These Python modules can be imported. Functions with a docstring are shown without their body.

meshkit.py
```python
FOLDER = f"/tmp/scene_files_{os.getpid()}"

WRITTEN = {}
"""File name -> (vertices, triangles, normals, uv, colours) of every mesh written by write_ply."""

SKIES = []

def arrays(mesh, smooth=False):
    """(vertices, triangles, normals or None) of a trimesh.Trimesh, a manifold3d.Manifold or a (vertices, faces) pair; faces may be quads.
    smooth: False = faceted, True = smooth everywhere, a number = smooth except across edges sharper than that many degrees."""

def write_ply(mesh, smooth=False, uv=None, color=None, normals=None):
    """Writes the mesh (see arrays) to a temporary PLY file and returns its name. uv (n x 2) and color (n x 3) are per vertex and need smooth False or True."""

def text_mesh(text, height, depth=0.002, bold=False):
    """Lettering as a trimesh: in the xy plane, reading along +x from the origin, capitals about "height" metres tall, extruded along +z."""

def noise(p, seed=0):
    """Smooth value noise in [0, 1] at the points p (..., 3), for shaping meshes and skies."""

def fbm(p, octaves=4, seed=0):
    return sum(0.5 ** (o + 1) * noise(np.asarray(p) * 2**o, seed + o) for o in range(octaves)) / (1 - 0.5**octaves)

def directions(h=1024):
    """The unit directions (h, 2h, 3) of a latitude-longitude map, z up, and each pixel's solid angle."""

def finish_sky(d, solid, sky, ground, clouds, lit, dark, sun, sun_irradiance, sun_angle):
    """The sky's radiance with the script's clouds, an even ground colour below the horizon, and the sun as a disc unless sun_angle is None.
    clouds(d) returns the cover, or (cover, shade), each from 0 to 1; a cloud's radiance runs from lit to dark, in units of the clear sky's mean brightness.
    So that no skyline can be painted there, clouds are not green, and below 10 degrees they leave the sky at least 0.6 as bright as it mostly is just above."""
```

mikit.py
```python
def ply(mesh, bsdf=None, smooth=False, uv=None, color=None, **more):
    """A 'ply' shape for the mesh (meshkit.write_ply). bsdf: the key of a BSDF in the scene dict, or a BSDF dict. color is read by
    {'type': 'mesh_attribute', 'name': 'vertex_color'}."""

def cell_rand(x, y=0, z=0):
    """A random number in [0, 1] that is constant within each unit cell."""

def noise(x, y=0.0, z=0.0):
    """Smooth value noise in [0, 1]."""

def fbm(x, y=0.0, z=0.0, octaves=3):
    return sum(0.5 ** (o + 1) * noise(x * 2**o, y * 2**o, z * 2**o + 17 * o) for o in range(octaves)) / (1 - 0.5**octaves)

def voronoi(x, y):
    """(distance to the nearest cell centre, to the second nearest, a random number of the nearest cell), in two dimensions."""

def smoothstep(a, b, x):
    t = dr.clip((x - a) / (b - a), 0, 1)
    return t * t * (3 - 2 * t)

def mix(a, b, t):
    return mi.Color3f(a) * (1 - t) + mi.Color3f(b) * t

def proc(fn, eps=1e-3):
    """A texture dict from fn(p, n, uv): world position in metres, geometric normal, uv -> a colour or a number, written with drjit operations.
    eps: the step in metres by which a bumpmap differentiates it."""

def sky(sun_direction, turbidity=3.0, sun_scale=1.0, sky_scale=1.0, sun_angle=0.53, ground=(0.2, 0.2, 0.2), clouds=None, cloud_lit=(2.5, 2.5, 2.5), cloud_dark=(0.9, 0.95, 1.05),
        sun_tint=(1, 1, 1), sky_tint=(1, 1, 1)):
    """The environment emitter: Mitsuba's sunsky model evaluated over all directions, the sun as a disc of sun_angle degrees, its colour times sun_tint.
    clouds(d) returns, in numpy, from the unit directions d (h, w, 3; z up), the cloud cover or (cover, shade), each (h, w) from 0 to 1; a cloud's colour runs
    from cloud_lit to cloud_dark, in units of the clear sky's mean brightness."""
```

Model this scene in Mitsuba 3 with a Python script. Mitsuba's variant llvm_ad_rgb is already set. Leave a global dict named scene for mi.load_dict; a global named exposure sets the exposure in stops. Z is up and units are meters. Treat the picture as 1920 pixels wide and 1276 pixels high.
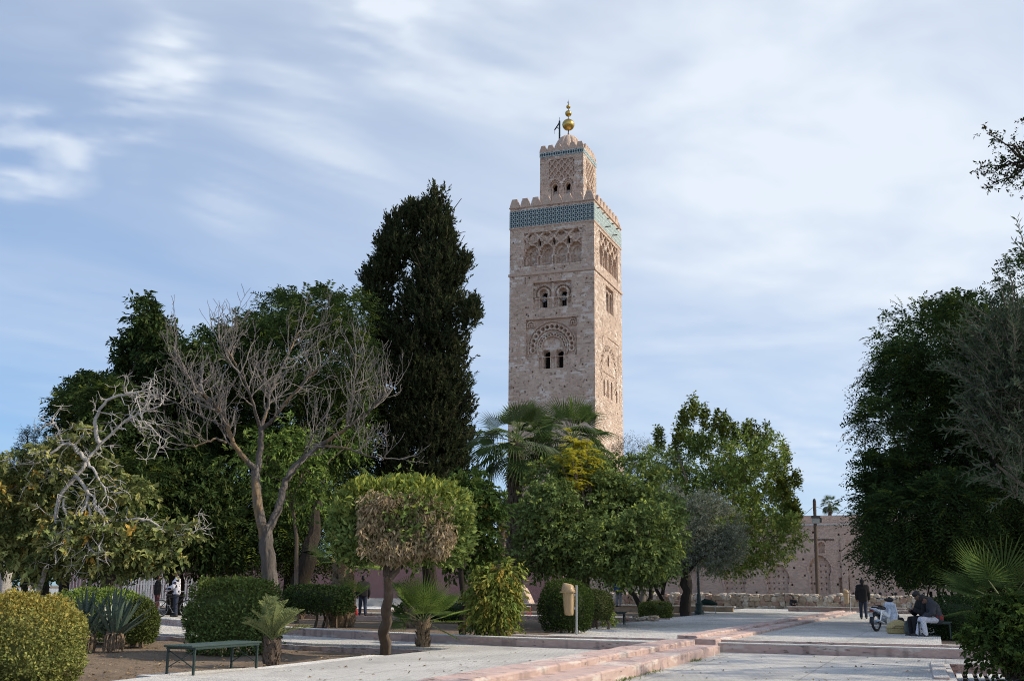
import math, numpy as np, trimesh, mitsuba as mi, drjit as dr, mikit, meshkit
import manifold3d as m3
from shapely.geometry import Polygon, Point, LineString, box as sbox
from shapely.ops import unary_union
from shapely import affinity
T = mi.ScalarTransform4f
scene, labels = {}, {}
rng = np.random.default_rng(7)

# ------------------------------------------------------------------ camera, sky, exposure
W0, H0, F = 1920., 1276., 2100.
CZ = 1.4
PITCH, ROLL = math.atan((1106 - 638) / F), math.radians(.55)
cf = np.array([0, math.cos(PITCH), math.sin(PITCH)])
cu0, cr0 = np.array([0, -math.sin(PITCH), math.cos(PITCH)]), np.array([1., 0, 0])
cr = cr0 * math.cos(ROLL) + cu0 * math.sin(ROLL)
cu = cu0 * math.cos(ROLL) - cr0 * math.sin(ROLL)
CAM = np.array([0, 0, CZ])
scene['camera'] = {'type': 'perspective', 'fov': math.degrees(2 * math.atan(W0 / 2 / F)), 'fov_axis': 'x', 'near_clip': .1, 'far_clip': 20000.,
                   'to_world': T().look_at(origin=CAM.tolist(), target=(CAM + cf).tolist(), up=cu.tolist())}
exposure = 1.55
SUN_AZ, SUN_EL = math.radians(-5.0), math.radians(35)
SUN = [math.cos(SUN_EL) * math.cos(SUN_AZ), math.cos(SUN_EL) * math.sin(SUN_AZ), math.sin(SUN_EL)]


def ray(x, y): return cf * F + cr * (x - W0 / 2) - cu * (y - H0 / 2)


def clouds(d):
    x, y, z = d[..., 0], d[..., 1], np.maximum(d[..., 2], 0)
    q = 1 / (z + .12)
    px, py = x * q, y * q
    a = .45
    s, t = px * math.cos(a) + py * math.sin(a), -px * math.sin(a) + py * math.cos(a)
    wob = meshkit.fbm(np.stack([px * .8, py * .8, px * 0 + 3], -1), 3, 5) - .5
    streak = meshkit.fbm(np.stack([s * .8 + wob * 2.2, t * 2.3 + wob * 3.0, px * 0], -1), 5, 11)
    puff = meshkit.fbm(np.stack([px * 4 + wob * 3, py * 4 + wob * 2, px * 0 + 9], -1), 5, 21)
    sa = np.degrees(np.arccos(np.clip(x * SUN[0] + y * SUN[1] + z * SUN[2], -1, 1)))
    right = np.clip((119 - sa) / 50, 0, 1) * np.clip(1.45 - 1.2 * z, 0, 1)     # thicker veil towards the sun, thinner overhead
    veil = .05 + .76 * right ** 1.05
    wisps = np.clip((streak - .40) * 2.0, 0, 1) * .30
    fine = meshkit.fbm(np.stack([s * 6 + wob * 6, t * 14 + wob * 7, px * 0 + 2], -1), 5, 31)
    low = np.clip(z / .30, 0, 1)
    fluffy = 0
    for cx, cy, rad, amt in ((300, 120, 120, 1.), (250, 210, 95, .9), (40, 260, 85, 1.), (110, 300, 60, .8), (690, 70, 110, .8), (430, 365, 80, .4), (560, 180, 160, .35), (900, 60, 200, .3), (1500, 820, 90, .3)):
        c = ray(cx, cy)
        c = c / np.linalg.norm(c)
        ang = np.arccos(np.clip(x * c[0] + y * c[1] + z * c[2], -1, 1)) * F
        edge = np.clip(1.15 - ang / rad + 1.5 * (puff - .5) + .8 * (fine - .5), 0, 1)
        fluffy = np.maximum(fluffy, amt * edge ** 1.3 * np.clip(.1 + 2.3 * (fine - .3), 0, 1))
    cover = veil * (.55 + .45 * low) * (.86 + .28 * fine) + wisps * (.35 + .65 * low) * (.5 + fine) + .55 * fluffy
    return np.clip(cover, 0, .96), 0 * x


scene['sky_light'] = mikit.sky(SUN, turbidity=3.0, sky_scale=1.22, clouds=clouds, cloud_lit=(2.58, 2.80, 3.08), cloud_dark=(1.5, 1.6, 1.75), sky_tint=(.80, 1.02, 1.24), sun_tint=(.93, 1.0, 1.10))


def G(x, y, z=0.):
    d = ray(x, y)
    return CAM + d * ((z - CZ) / d[2])


def P(x, y, Y):
    d = ray(x, y)
    return CAM + d * (Y / d[1])


AX = math.radians(20.6)
E1, E2 = np.array([math.cos(AX), -math.sin(AX), 0]), np.array([math.sin(AX), math.cos(AX), 0])
ZUP = np.array([0, 0, 1.])


def S(u, v, z=0.): return E1 * u + E2 * v + ZUP * z


SITE = np.eye(4)
SITE[:3, 0], SITE[:3, 1] = E1, E2


# ------------------------------------------------------------------ materials
def bsdf(name, **k):
    two = k.pop('two', True)
    d = {'type': 'principled', **k}
    scene['m_' + name] = {'type': 'twosided', 'b': d} if two else d
    return 'm_' + name


def rgb(*c): return {'type': 'rgb', 'value': list(c)}


def flat(name, c, rough=.7, **k): return bsdf(name, base_color=rgb(*c), roughness=rough, **k)


def uvw(p): return p.x * float(E1[0]) + p.y * float(E1[1]), p.x * float(E2[0]) + p.y * float(E2[1])


def bumped(name, col, height, scale=1., rough=.85, eps=2e-3):
    scene['m_' + name] = {'type': 'twosided', 'b': {'type': 'bumpmap', 'arbitrary': mikit.proc(height, eps), 'scale': scale,
                          'bsdf': {'type': 'principled', 'base_color': mikit.proc(col), 'roughness': rough, 'specular': .18}}}
    return 'm_' + name


def pave_joint(p):
    u, v = uvw(p)
    row = dr.floor(v / .22)
    uu = u / .115 + (row - 2 * dr.floor(row / 2)) * .5
    fu, fv = uu - dr.floor(uu), v / .22 - row
    j = dr.minimum(dr.minimum(fu, 1 - fu) * .115, dr.minimum(fv, 1 - fv) * .22)
    return 1 - mikit.smoothstep(.003, .011, j), dr.floor(uu), row


def pave_col(p, n, uv):
    j, a, b = pave_joint(p)
    u, v = uvw(p)
    slab = dr.minimum(dr.abs(u / 2.3 - dr.round(u / 2.3)) * 2.3, dr.abs(v / 3.1 - dr.round(v / 3.1)) * 3.1)
    r = mikit.cell_rand(a, b, 4)
    big = mikit.fbm(p.x * .35, p.y * .35, 0, 3)
    fine = mikit.fbm(p.x * 9, p.y * 9, 0, 3)
    spot = mikit.smoothstep(.70, .78, mikit.noise(p.x * 2.3, p.y * 1.1, 4))
    c = mikit.mix((.375, .365, .345), (.49, .475, .455), big * .7 + r * .3)
    c = c * (.92 + .15 * fine) * (1 - .12 * spot)
    grime = mikit.smoothstep(.48, .68, mikit.fbm(u * .55, v * .3, 7, 4))
    c = mikit.mix(c * (1 - .16 * grime), (.27, .255, .235), j * .7)
    return mikit.mix(c, (.22, .205, .185), (1 - mikit.smoothstep(.012, .03, slab)) * .6)


def border_col(p, n, uv):
    u, v = uvw(p)
    fine = mikit.fbm(p.x * 4, p.y * 4, p.z * 4, 4)
    return mikit.mix((.40, .39, .37), (.58, .56, .53), fine)


scene['m_paving'] = {'type': 'twosided', 'b': {'type': 'principled', 'base_color': mikit.proc(pave_col), 'roughness': .8, 'specular': .25}}
scene['m_border'] = {'type': 'twosided', 'b': {'type': 'principled', 'base_color': mikit.proc(border_col), 'roughness': .85, 'specular': .2}}


def kerb_col(p, n, uv):
    u, v = uvw(p)
    w = mikit.fbm(u * 1.3, v * 1.3, p.z * 7, 4)
    f = mikit.fbm(u * 9, v * 9, p.z * 16, 3)
    c = mikit.mix((.40, .285, .255), (.51, .39, .355), f)
    c = mikit.mix(c, (.55, .50, .46), mikit.smoothstep(.56, .68, w + .2 * (f - .5)) * .7)          # worn to the cement
    chip = mikit.smoothstep(.64, .72, mikit.fbm(u * 8, v * 8, p.z * 22 + 5, 4)) * mikit.smoothstep(.45, .6, mikit.noise(u * .9, v * .9, 3))
    c = mikit.mix(c, (.17, .13, .11), chip * .75)
    run = mikit.smoothstep(.55, .75, mikit.fbm(u * 6, v * 6, p.z * .6 + 2, 3))
    c = c * (1 - .28 * run)
    top = mikit.smoothstep(.6, .9, n.z)
    return mikit.mix(c, mikit.mix((.44, .415, .39), (.57, .54, .51), f), top * .95)


def kerb_bump(p, n, uv):
    u, v = uvw(p)
    return .02 * mikit.fbm(u * 6, v * 6, p.z * 12, 3) - .02 * mikit.smoothstep(.64, .72, mikit.fbm(u * 8, v * 8, p.z * 22 + 5, 4))


bumped('kerb', kerb_col, kerb_bump)


def soil_col(p, n, uv):
    a, b = mikit.fbm(p.x * .8, p.y * .8, 0, 3), mikit.fbm(p.x * 11, p.y * 11, 0, 3)
    return mikit.mix((.105, .078, .058), (.20, .155, .115), a * .6 + b * .4)


bumped('soil', soil_col, lambda p, n, uv: .07 * mikit.fbm(p.x * 5, p.y * 5, 0, 4), eps=5e-3)


def block_cells(a, z, h=.36, w=.7):
    row = dr.floor(z / h)
    s = a / (w * (.7 + .6 * mikit.cell_rand(row, 3, 8))) + mikit.cell_rand(row, 1, 2) * 7
    c = dr.floor(s)
    fu, fz = s - c, z / h - row
    j = dr.minimum(dr.minimum(fu, 1 - fu) * w, dr.minimum(fz, 1 - fz) * h)
    return row, c, j


def tower_col(p, n, uv):
    u, v = uvw(p)
    a = dr.select(dr.abs(n.x * float(E1[0]) + n.y * float(E1[1])) > .7, v, u)
    row, c, j = block_cells(a, p.z)
    r = mikit.cell_rand(row, c, 6)
    big = mikit.fbm(a * .16, p.z * .16, 1, 4)
    mid = mikit.fbm(a * .9, p.z * 1.2, 5, 4)
    fine = mikit.fbm(a * 4.5, p.z * 7.5, 2, 3)
    col = mikit.mix((.465, .35, .28), (.615, .49, .405), mikit.smoothstep(.2, .8, mid * .28 + r * .40 + big * .32))
    col = col * (.76 + .48 * fine)
    pale = mikit.smoothstep(.62, .80, r + .55 * (mid - .5)) * mikit.smoothstep(.52, .60, mikit.noise(a * .22, p.z * .5, 8))
    col = mikit.mix(col, (.70, .64, .58), pale * .7)
    col = mikit.mix(col, (.66, .56, .48), (1 - mikit.smoothstep(.01, .045, j)) * .6 * mikit.smoothstep(.25, .55, mikit.noise(a * .5, p.z * .3, 3)))
    pit = mikit.smoothstep(.68, .75, mikit.fbm(a * 2.6, p.z * 3.4, 12, 3))
    return mikit.mix(col, (.22, .15, .115), pit * .7)


def tower_bump(p, n, uv):
    u, v = uvw(p)
    a = dr.select(dr.abs(n.x * float(E1[0]) + n.y * float(E1[1])) > .7, v, u)
    row, c, j = block_cells(a, p.z)
    return .035 * mikit.smoothstep(.0, .05, j) + .11 * mikit.fbm(a * 1.9, p.z * 2.3, 12, 4) + .05 * mikit.cell_rand(row, c, 9)


bumped('tower', tower_col, tower_bump, eps=.012)


def plain_stone_col(p, n, uv):
    f = mikit.fbm(p.x * 2, p.y * 2, p.z * 2, 4)
    return mikit.mix((.44, .33, .265), (.58, .46, .38), f)


bumped('tower_smooth', plain_stone_col, lambda p, n, uv: .04 * mikit.fbm(p.x * 3, p.y * 3, p.z * 3, 3), eps=.01)


def rampart_col(p, n, uv):
    u, v = uvw(p)
    lift = p.z / .85
    j = lift - dr.floor(lift)
    b = mikit.fbm(u * .3, p.z * .5, 0, 4)
    f = mikit.fbm(u * 3, p.z * 6, 1, 3)
    c = mikit.mix((.42, .30, .245), (.545, .42, .35), b * .6 + f * .4)
    br = mikit.cell_rand(dr.floor(u / .28 + .5 * dr.floor(p.z / .09)), dr.floor(p.z / .09), 2)
    return c * (.88 + .2 * br) * (1 - .12 * (1 - mikit.smoothstep(.02, .06, j)))


bumped('rampart', rampart_col, lambda p, n, uv: .05 * mikit.fbm(p.x * 2, p.y * 2, p.z * 4, 4), eps=.01)


def rubble_col(p, n, uv):
    f = mikit.fbm(p.x * 5, p.y * 5, p.z * 5, 4)
    return mikit.mix((.26, .19, .13), (.45, .36, .27), f)


bumped('rubble', rubble_col, lambda p, n, uv: .03 * mikit.fbm(p.x * 6, p.y * 6, p.z * 6, 3), eps=.006)


def stone_var(i, a, b):
    def col(p, n, uv):
        return mikit.mix(a, b, mikit.fbm(p.x * 4, p.y * 4, p.z * 4 + i, 4))
    return bumped(f'stone{i}', col, lambda p, n, uv: .03 * mikit.fbm(p.x * 7, p.y * 7, p.z * 7 + i, 3), eps=.006)


STONES = [stone_var(0, (.24, .18, .13), (.38, .30, .22)), stone_var(1, (.32, .25, .18), (.48, .40, .30)), stone_var(2, (.36, .31, .25), (.56, .49, .41)), stone_var(3, (.26, .17, .13), (.40, .28, .22))]


def bark_fn(i, a, b, s=1.):
    def col(p, n, uv):
        f = mikit.fbm(p.x * 9 * s, p.y * 9 * s, p.z * 2.2 * s, 4)
        return mikit.mix(a, b, f)
    return bumped(i, col, lambda p, n, uv: .03 * mikit.fbm(p.x * 14 * s, p.y * 14 * s, p.z * 3 * s, 3), rough=.9, eps=4e-3)


bark_fn('bark_dark', (.02, .016, .013), (.05, .04, .032))
bark_fn('bark_grey', (.085, .07, .06), (.18, .155, .135))
bark_fn('bark_pale', (.30, .28, .265), (.56, .53, .50))
bark_fn('bark_twig', (.16, .14, .125), (.30, .27, .245))
bark_fn('bark_mid', (.09, .065, .05), (.19, .15, .12))


def dead_col(p, n, uv):
    f = mikit.fbm(p.x * 7, p.y * 7, p.z * 1.6, 4)
    g = mikit.smoothstep(.56, .62, mikit.fbm(p.x * 2.1, p.y * 1.1, p.z * .5, 3))
    return mikit.mix(mikit.mix((.07, .06, .054), (.19, .17, .155), f), (.32, .215, .115), g * .65)


bumped('bark_dead', dead_col, lambda p, n, uv: (.11 * mikit.fbm(p.x * 11, p.y * 11, p.z * 2.4, 4)), rough=.9, eps=4e-3)


def leafmat(name, trans=.7, rough=.45, eta=1.45):
    scene['m_' + name] = {'type': 'principledthin', 'base_color': {'type': 'mesh_attribute', 'name': 'vertex_color'}, 'roughness': rough, 'diff_trans': trans, 'eta': eta}
    return 'm_' + name


LEAF, GLOSSY, DULL = leafmat('leaf', .4, .4), leafmat('leaf_glossy', .3, .27, 1.55), leafmat('leaf_dull', .35, .75, 1.35)
THIN = leafmat('leaf_thin', 1., .5)
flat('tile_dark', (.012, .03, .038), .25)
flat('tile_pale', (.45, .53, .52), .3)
flat('tile_faded', (.47, .54, .52), .35)  # paler copy of the tile glaze, sun glare put into the colour
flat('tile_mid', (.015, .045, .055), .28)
flat('interior', (.05, .04, .035), .9)  # near-black colour stands in for shade inside the windows and bin
flat('steel_green', (.022, .042, .038), .45)
flat('slat_green', (.035, .06, .054), .5)
flat('steel_grey', (.42, .43, .44), .35, metallic=.6)
flat('bin_tan', (.40, .285, .16), .42)
flat('pole_wood', (.085, .06, .042), .8)
flat('white_paint', (.70, .71, .70), .5)
flat('black_iron', (.018, .019, .02), .5)
flat('rubber', (.02, .02, .021), .8)
flat('black_plastic', (.02, .02, .023), .45)
flat('chrome', (.62, .62, .63), .22, metallic=1.)
flat('scooter_white', (.66, .70, .78), .25, clearcoat=.6)
flat('tail_red', (.18, .015, .02), .3)
flat('gold', (.62, .43, .13), .3, metallic=1.)
flat('skin', (.20, .115, .08), .6)
flat('hair', (.012, .011, .011), .6)
flat('cloth_black', (.014, .014, .017), .9)
flat('cloth_navy', (.025, .035, .065), .9)
flat('cloth_white', (.62, .62, .68), .9)
flat('cloth_blue', (.02, .10, .48), .85)
flat('cloth_red', (.30, .015, .02), .85)
flat('cloth_grey', (.22, .23, .26), .9)
flat('cloth_charcoal', (.045, .048, .058), .9)
flat('cloth_maroon', (.12, .02, .03), .9)
flat('shoe', (.03, .03, .032), .6)
flat('shoe_white', (.6, .6, .6), .6)
flat('straw', (.45, .34, .16), .8)
flat('straw_dark', (.24, .17, .07), .85)
flat('bag_grey', (.10, .12, .115), .85)
flat('red_plastic', (.5, .06, .05), .4)
flat('pink_wall', (.30, .165, .155), .85)
flat('cable', (.02, .02, .02), .7)
flat('box_grey', (.22, .235, .22), .5)


def spots_col(p, n, uv):
    k = mikit.smoothstep(.66, .69, mikit.noise(p.x * 9, p.y * 9, p.z * 9))
    return mikit.mix((.62, .62, .70), (.03, .03, .05), k)


scene['m_cloth_spots'] = {'type': 'twosided', 'b': {'type': 'principled', 'base_color': mikit.proc(spots_col), 'roughness': .9}}


# ------------------------------------------------------------------ naming and mesh helpers
taken = set()


def numbered(name):
    k, i = name, 0
    while k in taken:
        i += 1
        k = f'{name}_{i:03d}'
    taken.add(k)
    return k


def thing(name, label, cat, group=None):
    k = numbered(name)
    labels[k] = {'label': label, 'category': cat}
    if group: labels[k]['group'] = group
    return k


def put(parent, name, mesh, mat, smooth=False, color=None, label=None, kind=None, to=None, shape=None):
    k = numbered(f'{parent}__{name}' if parent else name)
    d = dict(shape) if shape is not None else mikit.ply(mesh, mat, smooth=smooth, color=color)
    if to is not None: d['to_world'] = T(to.tolist() if isinstance(to, np.ndarray) else to)
    scene[k] = d
    if label or kind:
        labels[k] = {}
        if label: labels[k]['label'] = label
        if kind: labels[k]['kind'] = kind
    return k


def struct(name, mesh, mat, label, cat, smooth=False):
    k = put(None, name, mesh, mat, smooth)
    labels[k] = {'label': label, 'category': cat, 'kind': 'structure'}
    return k


def cat(ms): return trimesh.util.concatenate([m for m in ms if m is not None])


def bx(x0, x1, y0, y1, z0, z1):
    m = trimesh.creation.box((x1 - x0, y1 - y0, z1 - z0))
    m.apply_translation(((x0 + x1) / 2, (y0 + y1) / 2, (z0 + z1) / 2))
    return m


def bev(x0, x1, y0, y1, z0, z1, c=.01):
    b = m3.Manifold.batch_hull([m3.Manifold.cube((x1 - x0 - 2 * (0 if a == 0 else c), y1 - y0 - 2 * (0 if a == 1 else c), z1 - z0 - 2 * (0 if a == 2 else c)), True) for a in range(3)])
    return man(b.translate(((x0 + x1) / 2, (y0 + y1) / 2, (z0 + z1) / 2)))


def man(m):
    q = m.to_mesh()
    return trimesh.Trimesh(q.vert_properties[:, :3], q.tri_verts, process=False)


def site(m):
    m.apply_transform(SITE)
    return m


def xf(m, M):
    m = m.copy()
    m.apply_transform(M)
    return m


def rotz(a, loc=(0, 0, 0), s=1.):
    M = np.eye(4)
    c, n = math.cos(a), math.sin(a)
    M[:3, :3] = np.array([[c, -n, 0], [n, c, 0], [0, 0, 1]]) * s
    M[:3, 3] = loc
    return M


def frame(o, x, y, z):
    M = np.eye(4)
    M[:3, 0], M[:3, 1], M[:3, 2], M[:3, 3] = x, y, z, o
    return M


def tube(points, radii, sides=6, cap=True):
    p = np.asarray(points, float)
    n = len(p)
    r = np.broadcast_to(np.asarray(radii, float), (n,))
    t = np.gradient(p, axis=0)
    t /= np.linalg.norm(t, axis=1, keepdims=True) + 1e-12
    m = t.mean(0)
    ref = np.eye(3)[np.argmin(np.abs(m))]
    a = np.cross(t, ref)
    a /= np.linalg.norm(a, axis=1, keepdims=True) + 1e-12
    b = np.cross(t, a)
    ang = np.arange(sides) * 2 * np.pi / sides
    v = (p[:, None] + r[:, None, None] * (np.cos(ang)[None, :, None] * a[:, None] + np.sin(ang)[None, :, None] * b[:, None])).reshape(-1, 3)
    i, j = np.meshgrid(np.arange(n - 1), np.arange(sides), indexing='ij')
    q = np.stack([i * sides + j, i * sides + (j + 1) % sides, (i + 1) * sides + (j + 1) % sides, (i + 1) * sides + j], -1).reshape(-1, 4)
    f = [q[:, [0, 2, 1]], q[:, [0, 3, 2]]]
    if cap:
        k = np.arange(1, sides - 1)
        f.append(np.stack([k * 0, k, k + 1], 1))
        f.append(np.stack([k * 0, k + 1, k], 1) + (n - 1) * sides)
    return trimesh.Trimesh(v, np.vstack(f), process=False)


def bar(a, b, w, h=None):
    """A square bar from a to b."""
    a, b = np.asarray(a, float), np.asarray(b, float)
    d = b - a
    L = np.linalg.norm(d)
    z = d / L
    ref = np.array([0, 0, 1.]) if abs(z[2]) < .9 else np.array([1., 0, 0])
    x = np.cross(ref, z)
    x /= np.linalg.norm(x)
    m = trimesh.creation.box((w, h or w, L))
    m.apply_transform(frame((a + b) / 2, x, np.cross(z, x), z))
    return m


def lathe(profile, sides=24): return trimesh.creation.revolve(np.array(profile, float), sections=sides)


def extr(poly, h):
    ms = []
    for g in getattr(poly, 'geoms', [poly]):
        if g.geom_type == 'Polygon' and g.area > 1e-5:
            ms.append(trimesh.creation.extrude_polygon(g, h, engine='earcut'))
    return cat(ms)


def nrm(a): return a / (np.linalg.norm(a, axis=-1, keepdims=True) + 1e-12)


# ------------------------------------------------------------------ ground
zs = .22


def xy(*pts, z=0.): return [tuple(G(a, b, z)[:2]) for a, b in pts]


wall_px = [(280, 1168), (360, 1175), (551, 1190), (700, 1199), (960, 1211), (1183, 1219), (1275, 1221)]
wallR_px = [(1346, 1222), (1560, 1228), (1880, 1237), (2150, 1245)]
WL = [S(-110, 52)[:2], S(-60, 42)[:2]] + [np.array(p) for p in xy(*wall_px)] + [np.array(p) for p in xy(*wallR_px)] + [S(30, 26.6)[:2], S(200, 26.6)[:2]]
WL = [tuple(p) for p in WL]
upper = Polygon(WL + [(600, 900), (-600, 900)])
bed_far = [tuple(S(-60, 38)[:2])] + xy((60, 1165), (244, 1183), (360, 1191), (580, 1205), (733, 1210), (847, 1215))
bed_near = xy((720, 1228), (520, 1251), (349, 1262), (283, 1267))
bedL = Polygon(bed_far + bed_near + [tuple(S(-11.7, 8)[:2]), tuple(S(-60, 8)[:2])])
pit = Polygon(xy((1770, 1243), (1995, 1247), (2010, 1330), (1806, 1330)))
lower = Polygon([WL[0]] + WL[1:] + [tuple(S(200, -5)[:2]), tuple(S(-110, -5)[:2])]).difference(bedL).difference(pit)
g = trimesh.Trimesh([[-6000, -3000, -.62], [6000, -3000, -.62], [6000, 9000, -.62], [-6000, 9000, -.62]], [[0, 1, 2], [0, 2, 3]], process=False)
struct('ground', g, 'm_soil', 'dry brown ground reaching to the horizon under the gardens', 'ground')


def heightsheet(poly, z, amp, step, seed):
    x0, y0, x1, y1 = poly.bounds
    nx, ny = int((x1 - x0) / step) + 2, int((y1 - y0) / step) + 2
    X, Y = np.meshgrid(np.linspace(x0, x1, nx), np.linspace(y0, y1, ny), indexing='ij')
    Z = z + amp * (meshkit.fbm(np.stack([X * .7, Y * .7, X * 0], -1), 4, seed) - .5)
    i = np.arange(nx * ny).reshape(nx, ny)
    f = np.stack([i[:-1, :-1], i[1:, :-1], i[1:, 1:], i[:-1, 1:]], -1).reshape(-1, 4)
    return trimesh.Trimesh(np.stack([X, Y, Z], -1).reshape(-1, 3), np.vstack([f[:, [0, 1, 2]], f[:, [0, 2, 3]]]), process=False)


struct('planting_bed', heightsheet(sbox(-45, 3, -2.6, 40), -.2, .14, .3, 3), 'm_soil', 'sunken bare earth bed at the left front below the paving', 'flower bed', True)
low = extr(lower, .45)
low.apply_translation((0, 0, -.45))
struct('lower_paving', low, 'm_paving', 'grey block paving of the lower terrace in front of the pink step', 'pavement')
struct('pit_floor', heightsheet(sbox(8.2, 10, 16, 30), -.33, .05, .4, 5), 'm_soil', 'earth floor of the recess at the lower right', 'flower bed', True)

walk = unary_union([Polygon(xy((1024, 1189.5), (1100, 1178), (1151, 1168), (1226, 1162), (1276, 1155), (1360, 1147), (1445, 1139), z=zs) + [tuple(S(-14, 100)[:2]), tuple(S(12, 100)[:2]), tuple(S(1.2, 72)[:2]), tuple(S(-.15, 50)[:2]), tuple(S(-.05, 27.15)[:2]), tuple(S(-4.9, 27.45)[:2]), tuple(S(-10.7, 28.2)[:2])]),
                    Polygon([S(-70, 50)[:2], S(-70, 54.5)[:2], S(-9, 54.5)[:2], S(-9, 50)[:2]]),
                    Polygon([S(-60, 40.2)[:2], S(-60, 45)[:2], S(-26, 40.6)[:2], S(-25, 35.0)[:2]]),
                    Polygon([S(-14, 66)[:2], S(-14, 100)[:2], S(12, 100)[:2], S(12, 72)[:2], S(-5, 66)[:2]])])
walk = walk.intersection(upper.buffer(-.425))
soilU = extr(upper.buffer(-.3), .6)
soilU.apply_translation((0, 0, -.5))
struct('upper_ground', soilU, 'm_soil', 'brown garden soil of the upper terrace between its paths', 'ground')
wk = extr(walk, .3)
wk.apply_translation((0, 0, zs - .3))
struct('upper_paving', wk, 'm_paving', 'grey paved walkways of the upper terrace leading to the wall', 'pavement')
farp = extr(sbox(-40, 72, 60, 86).difference(sbox(-5, 60, 10, 90)), .1)
farp = bx(-75, -33, 66, 78, .0, .16)
struct('far_path', site(farp), 'm_border', 'sunlit pale path far behind the left garden', 'path')


def strip(pts, w, z0, z1, side=1):
    """A wall along the polyline, of thickness w towards its left-hand side."""
    l = LineString(pts)
    b = l.buffer(w, single_sided=True, cap_style=2, join_style=2) if side > 0 else l.buffer(-w, single_sided=True, cap_style=2, join_style=2)
    m = extr(b, z1 - z0)
    m.apply_translation((0, 0, z0))
    return m


# the pink step (two-layer edge) along the terrace
t = thing('terrace_step', 'long low pink plastered step with pale top left of the diagonal kerbs', 'step')
LW_ = WL[:9]
put(t, 'riser', cat([strip(LW_, .42, -.5, zs - .022)]), 'm_kerb')
put(t, 'coping', cat([strip(LW_, .42, zs - .022, zs + .004)]), 'm_border')
put(t, 'upper_edge', site(bx(-10.6, -6.12, 28.35, 28.7, .1, zs + .05)), 'm_kerb')
t = thing('terrace_step', 'low pink plastered step with cracked face right of the diagonal kerbs', 'step')
RW_ = WL[9:]
put(t, 'riser', strip(RW_, .42, -.5, zs - .022), 'm_kerb')
put(t, 'coping', strip(RW_, .42, zs - .022, zs + .004), 'm_border')
put(t, 'upper_edge', strip([tuple(np.array(p) + E2[:2] * .42) for p in RW_[:-1]], .34, .1, zs + .06), 'm_kerb')


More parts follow.
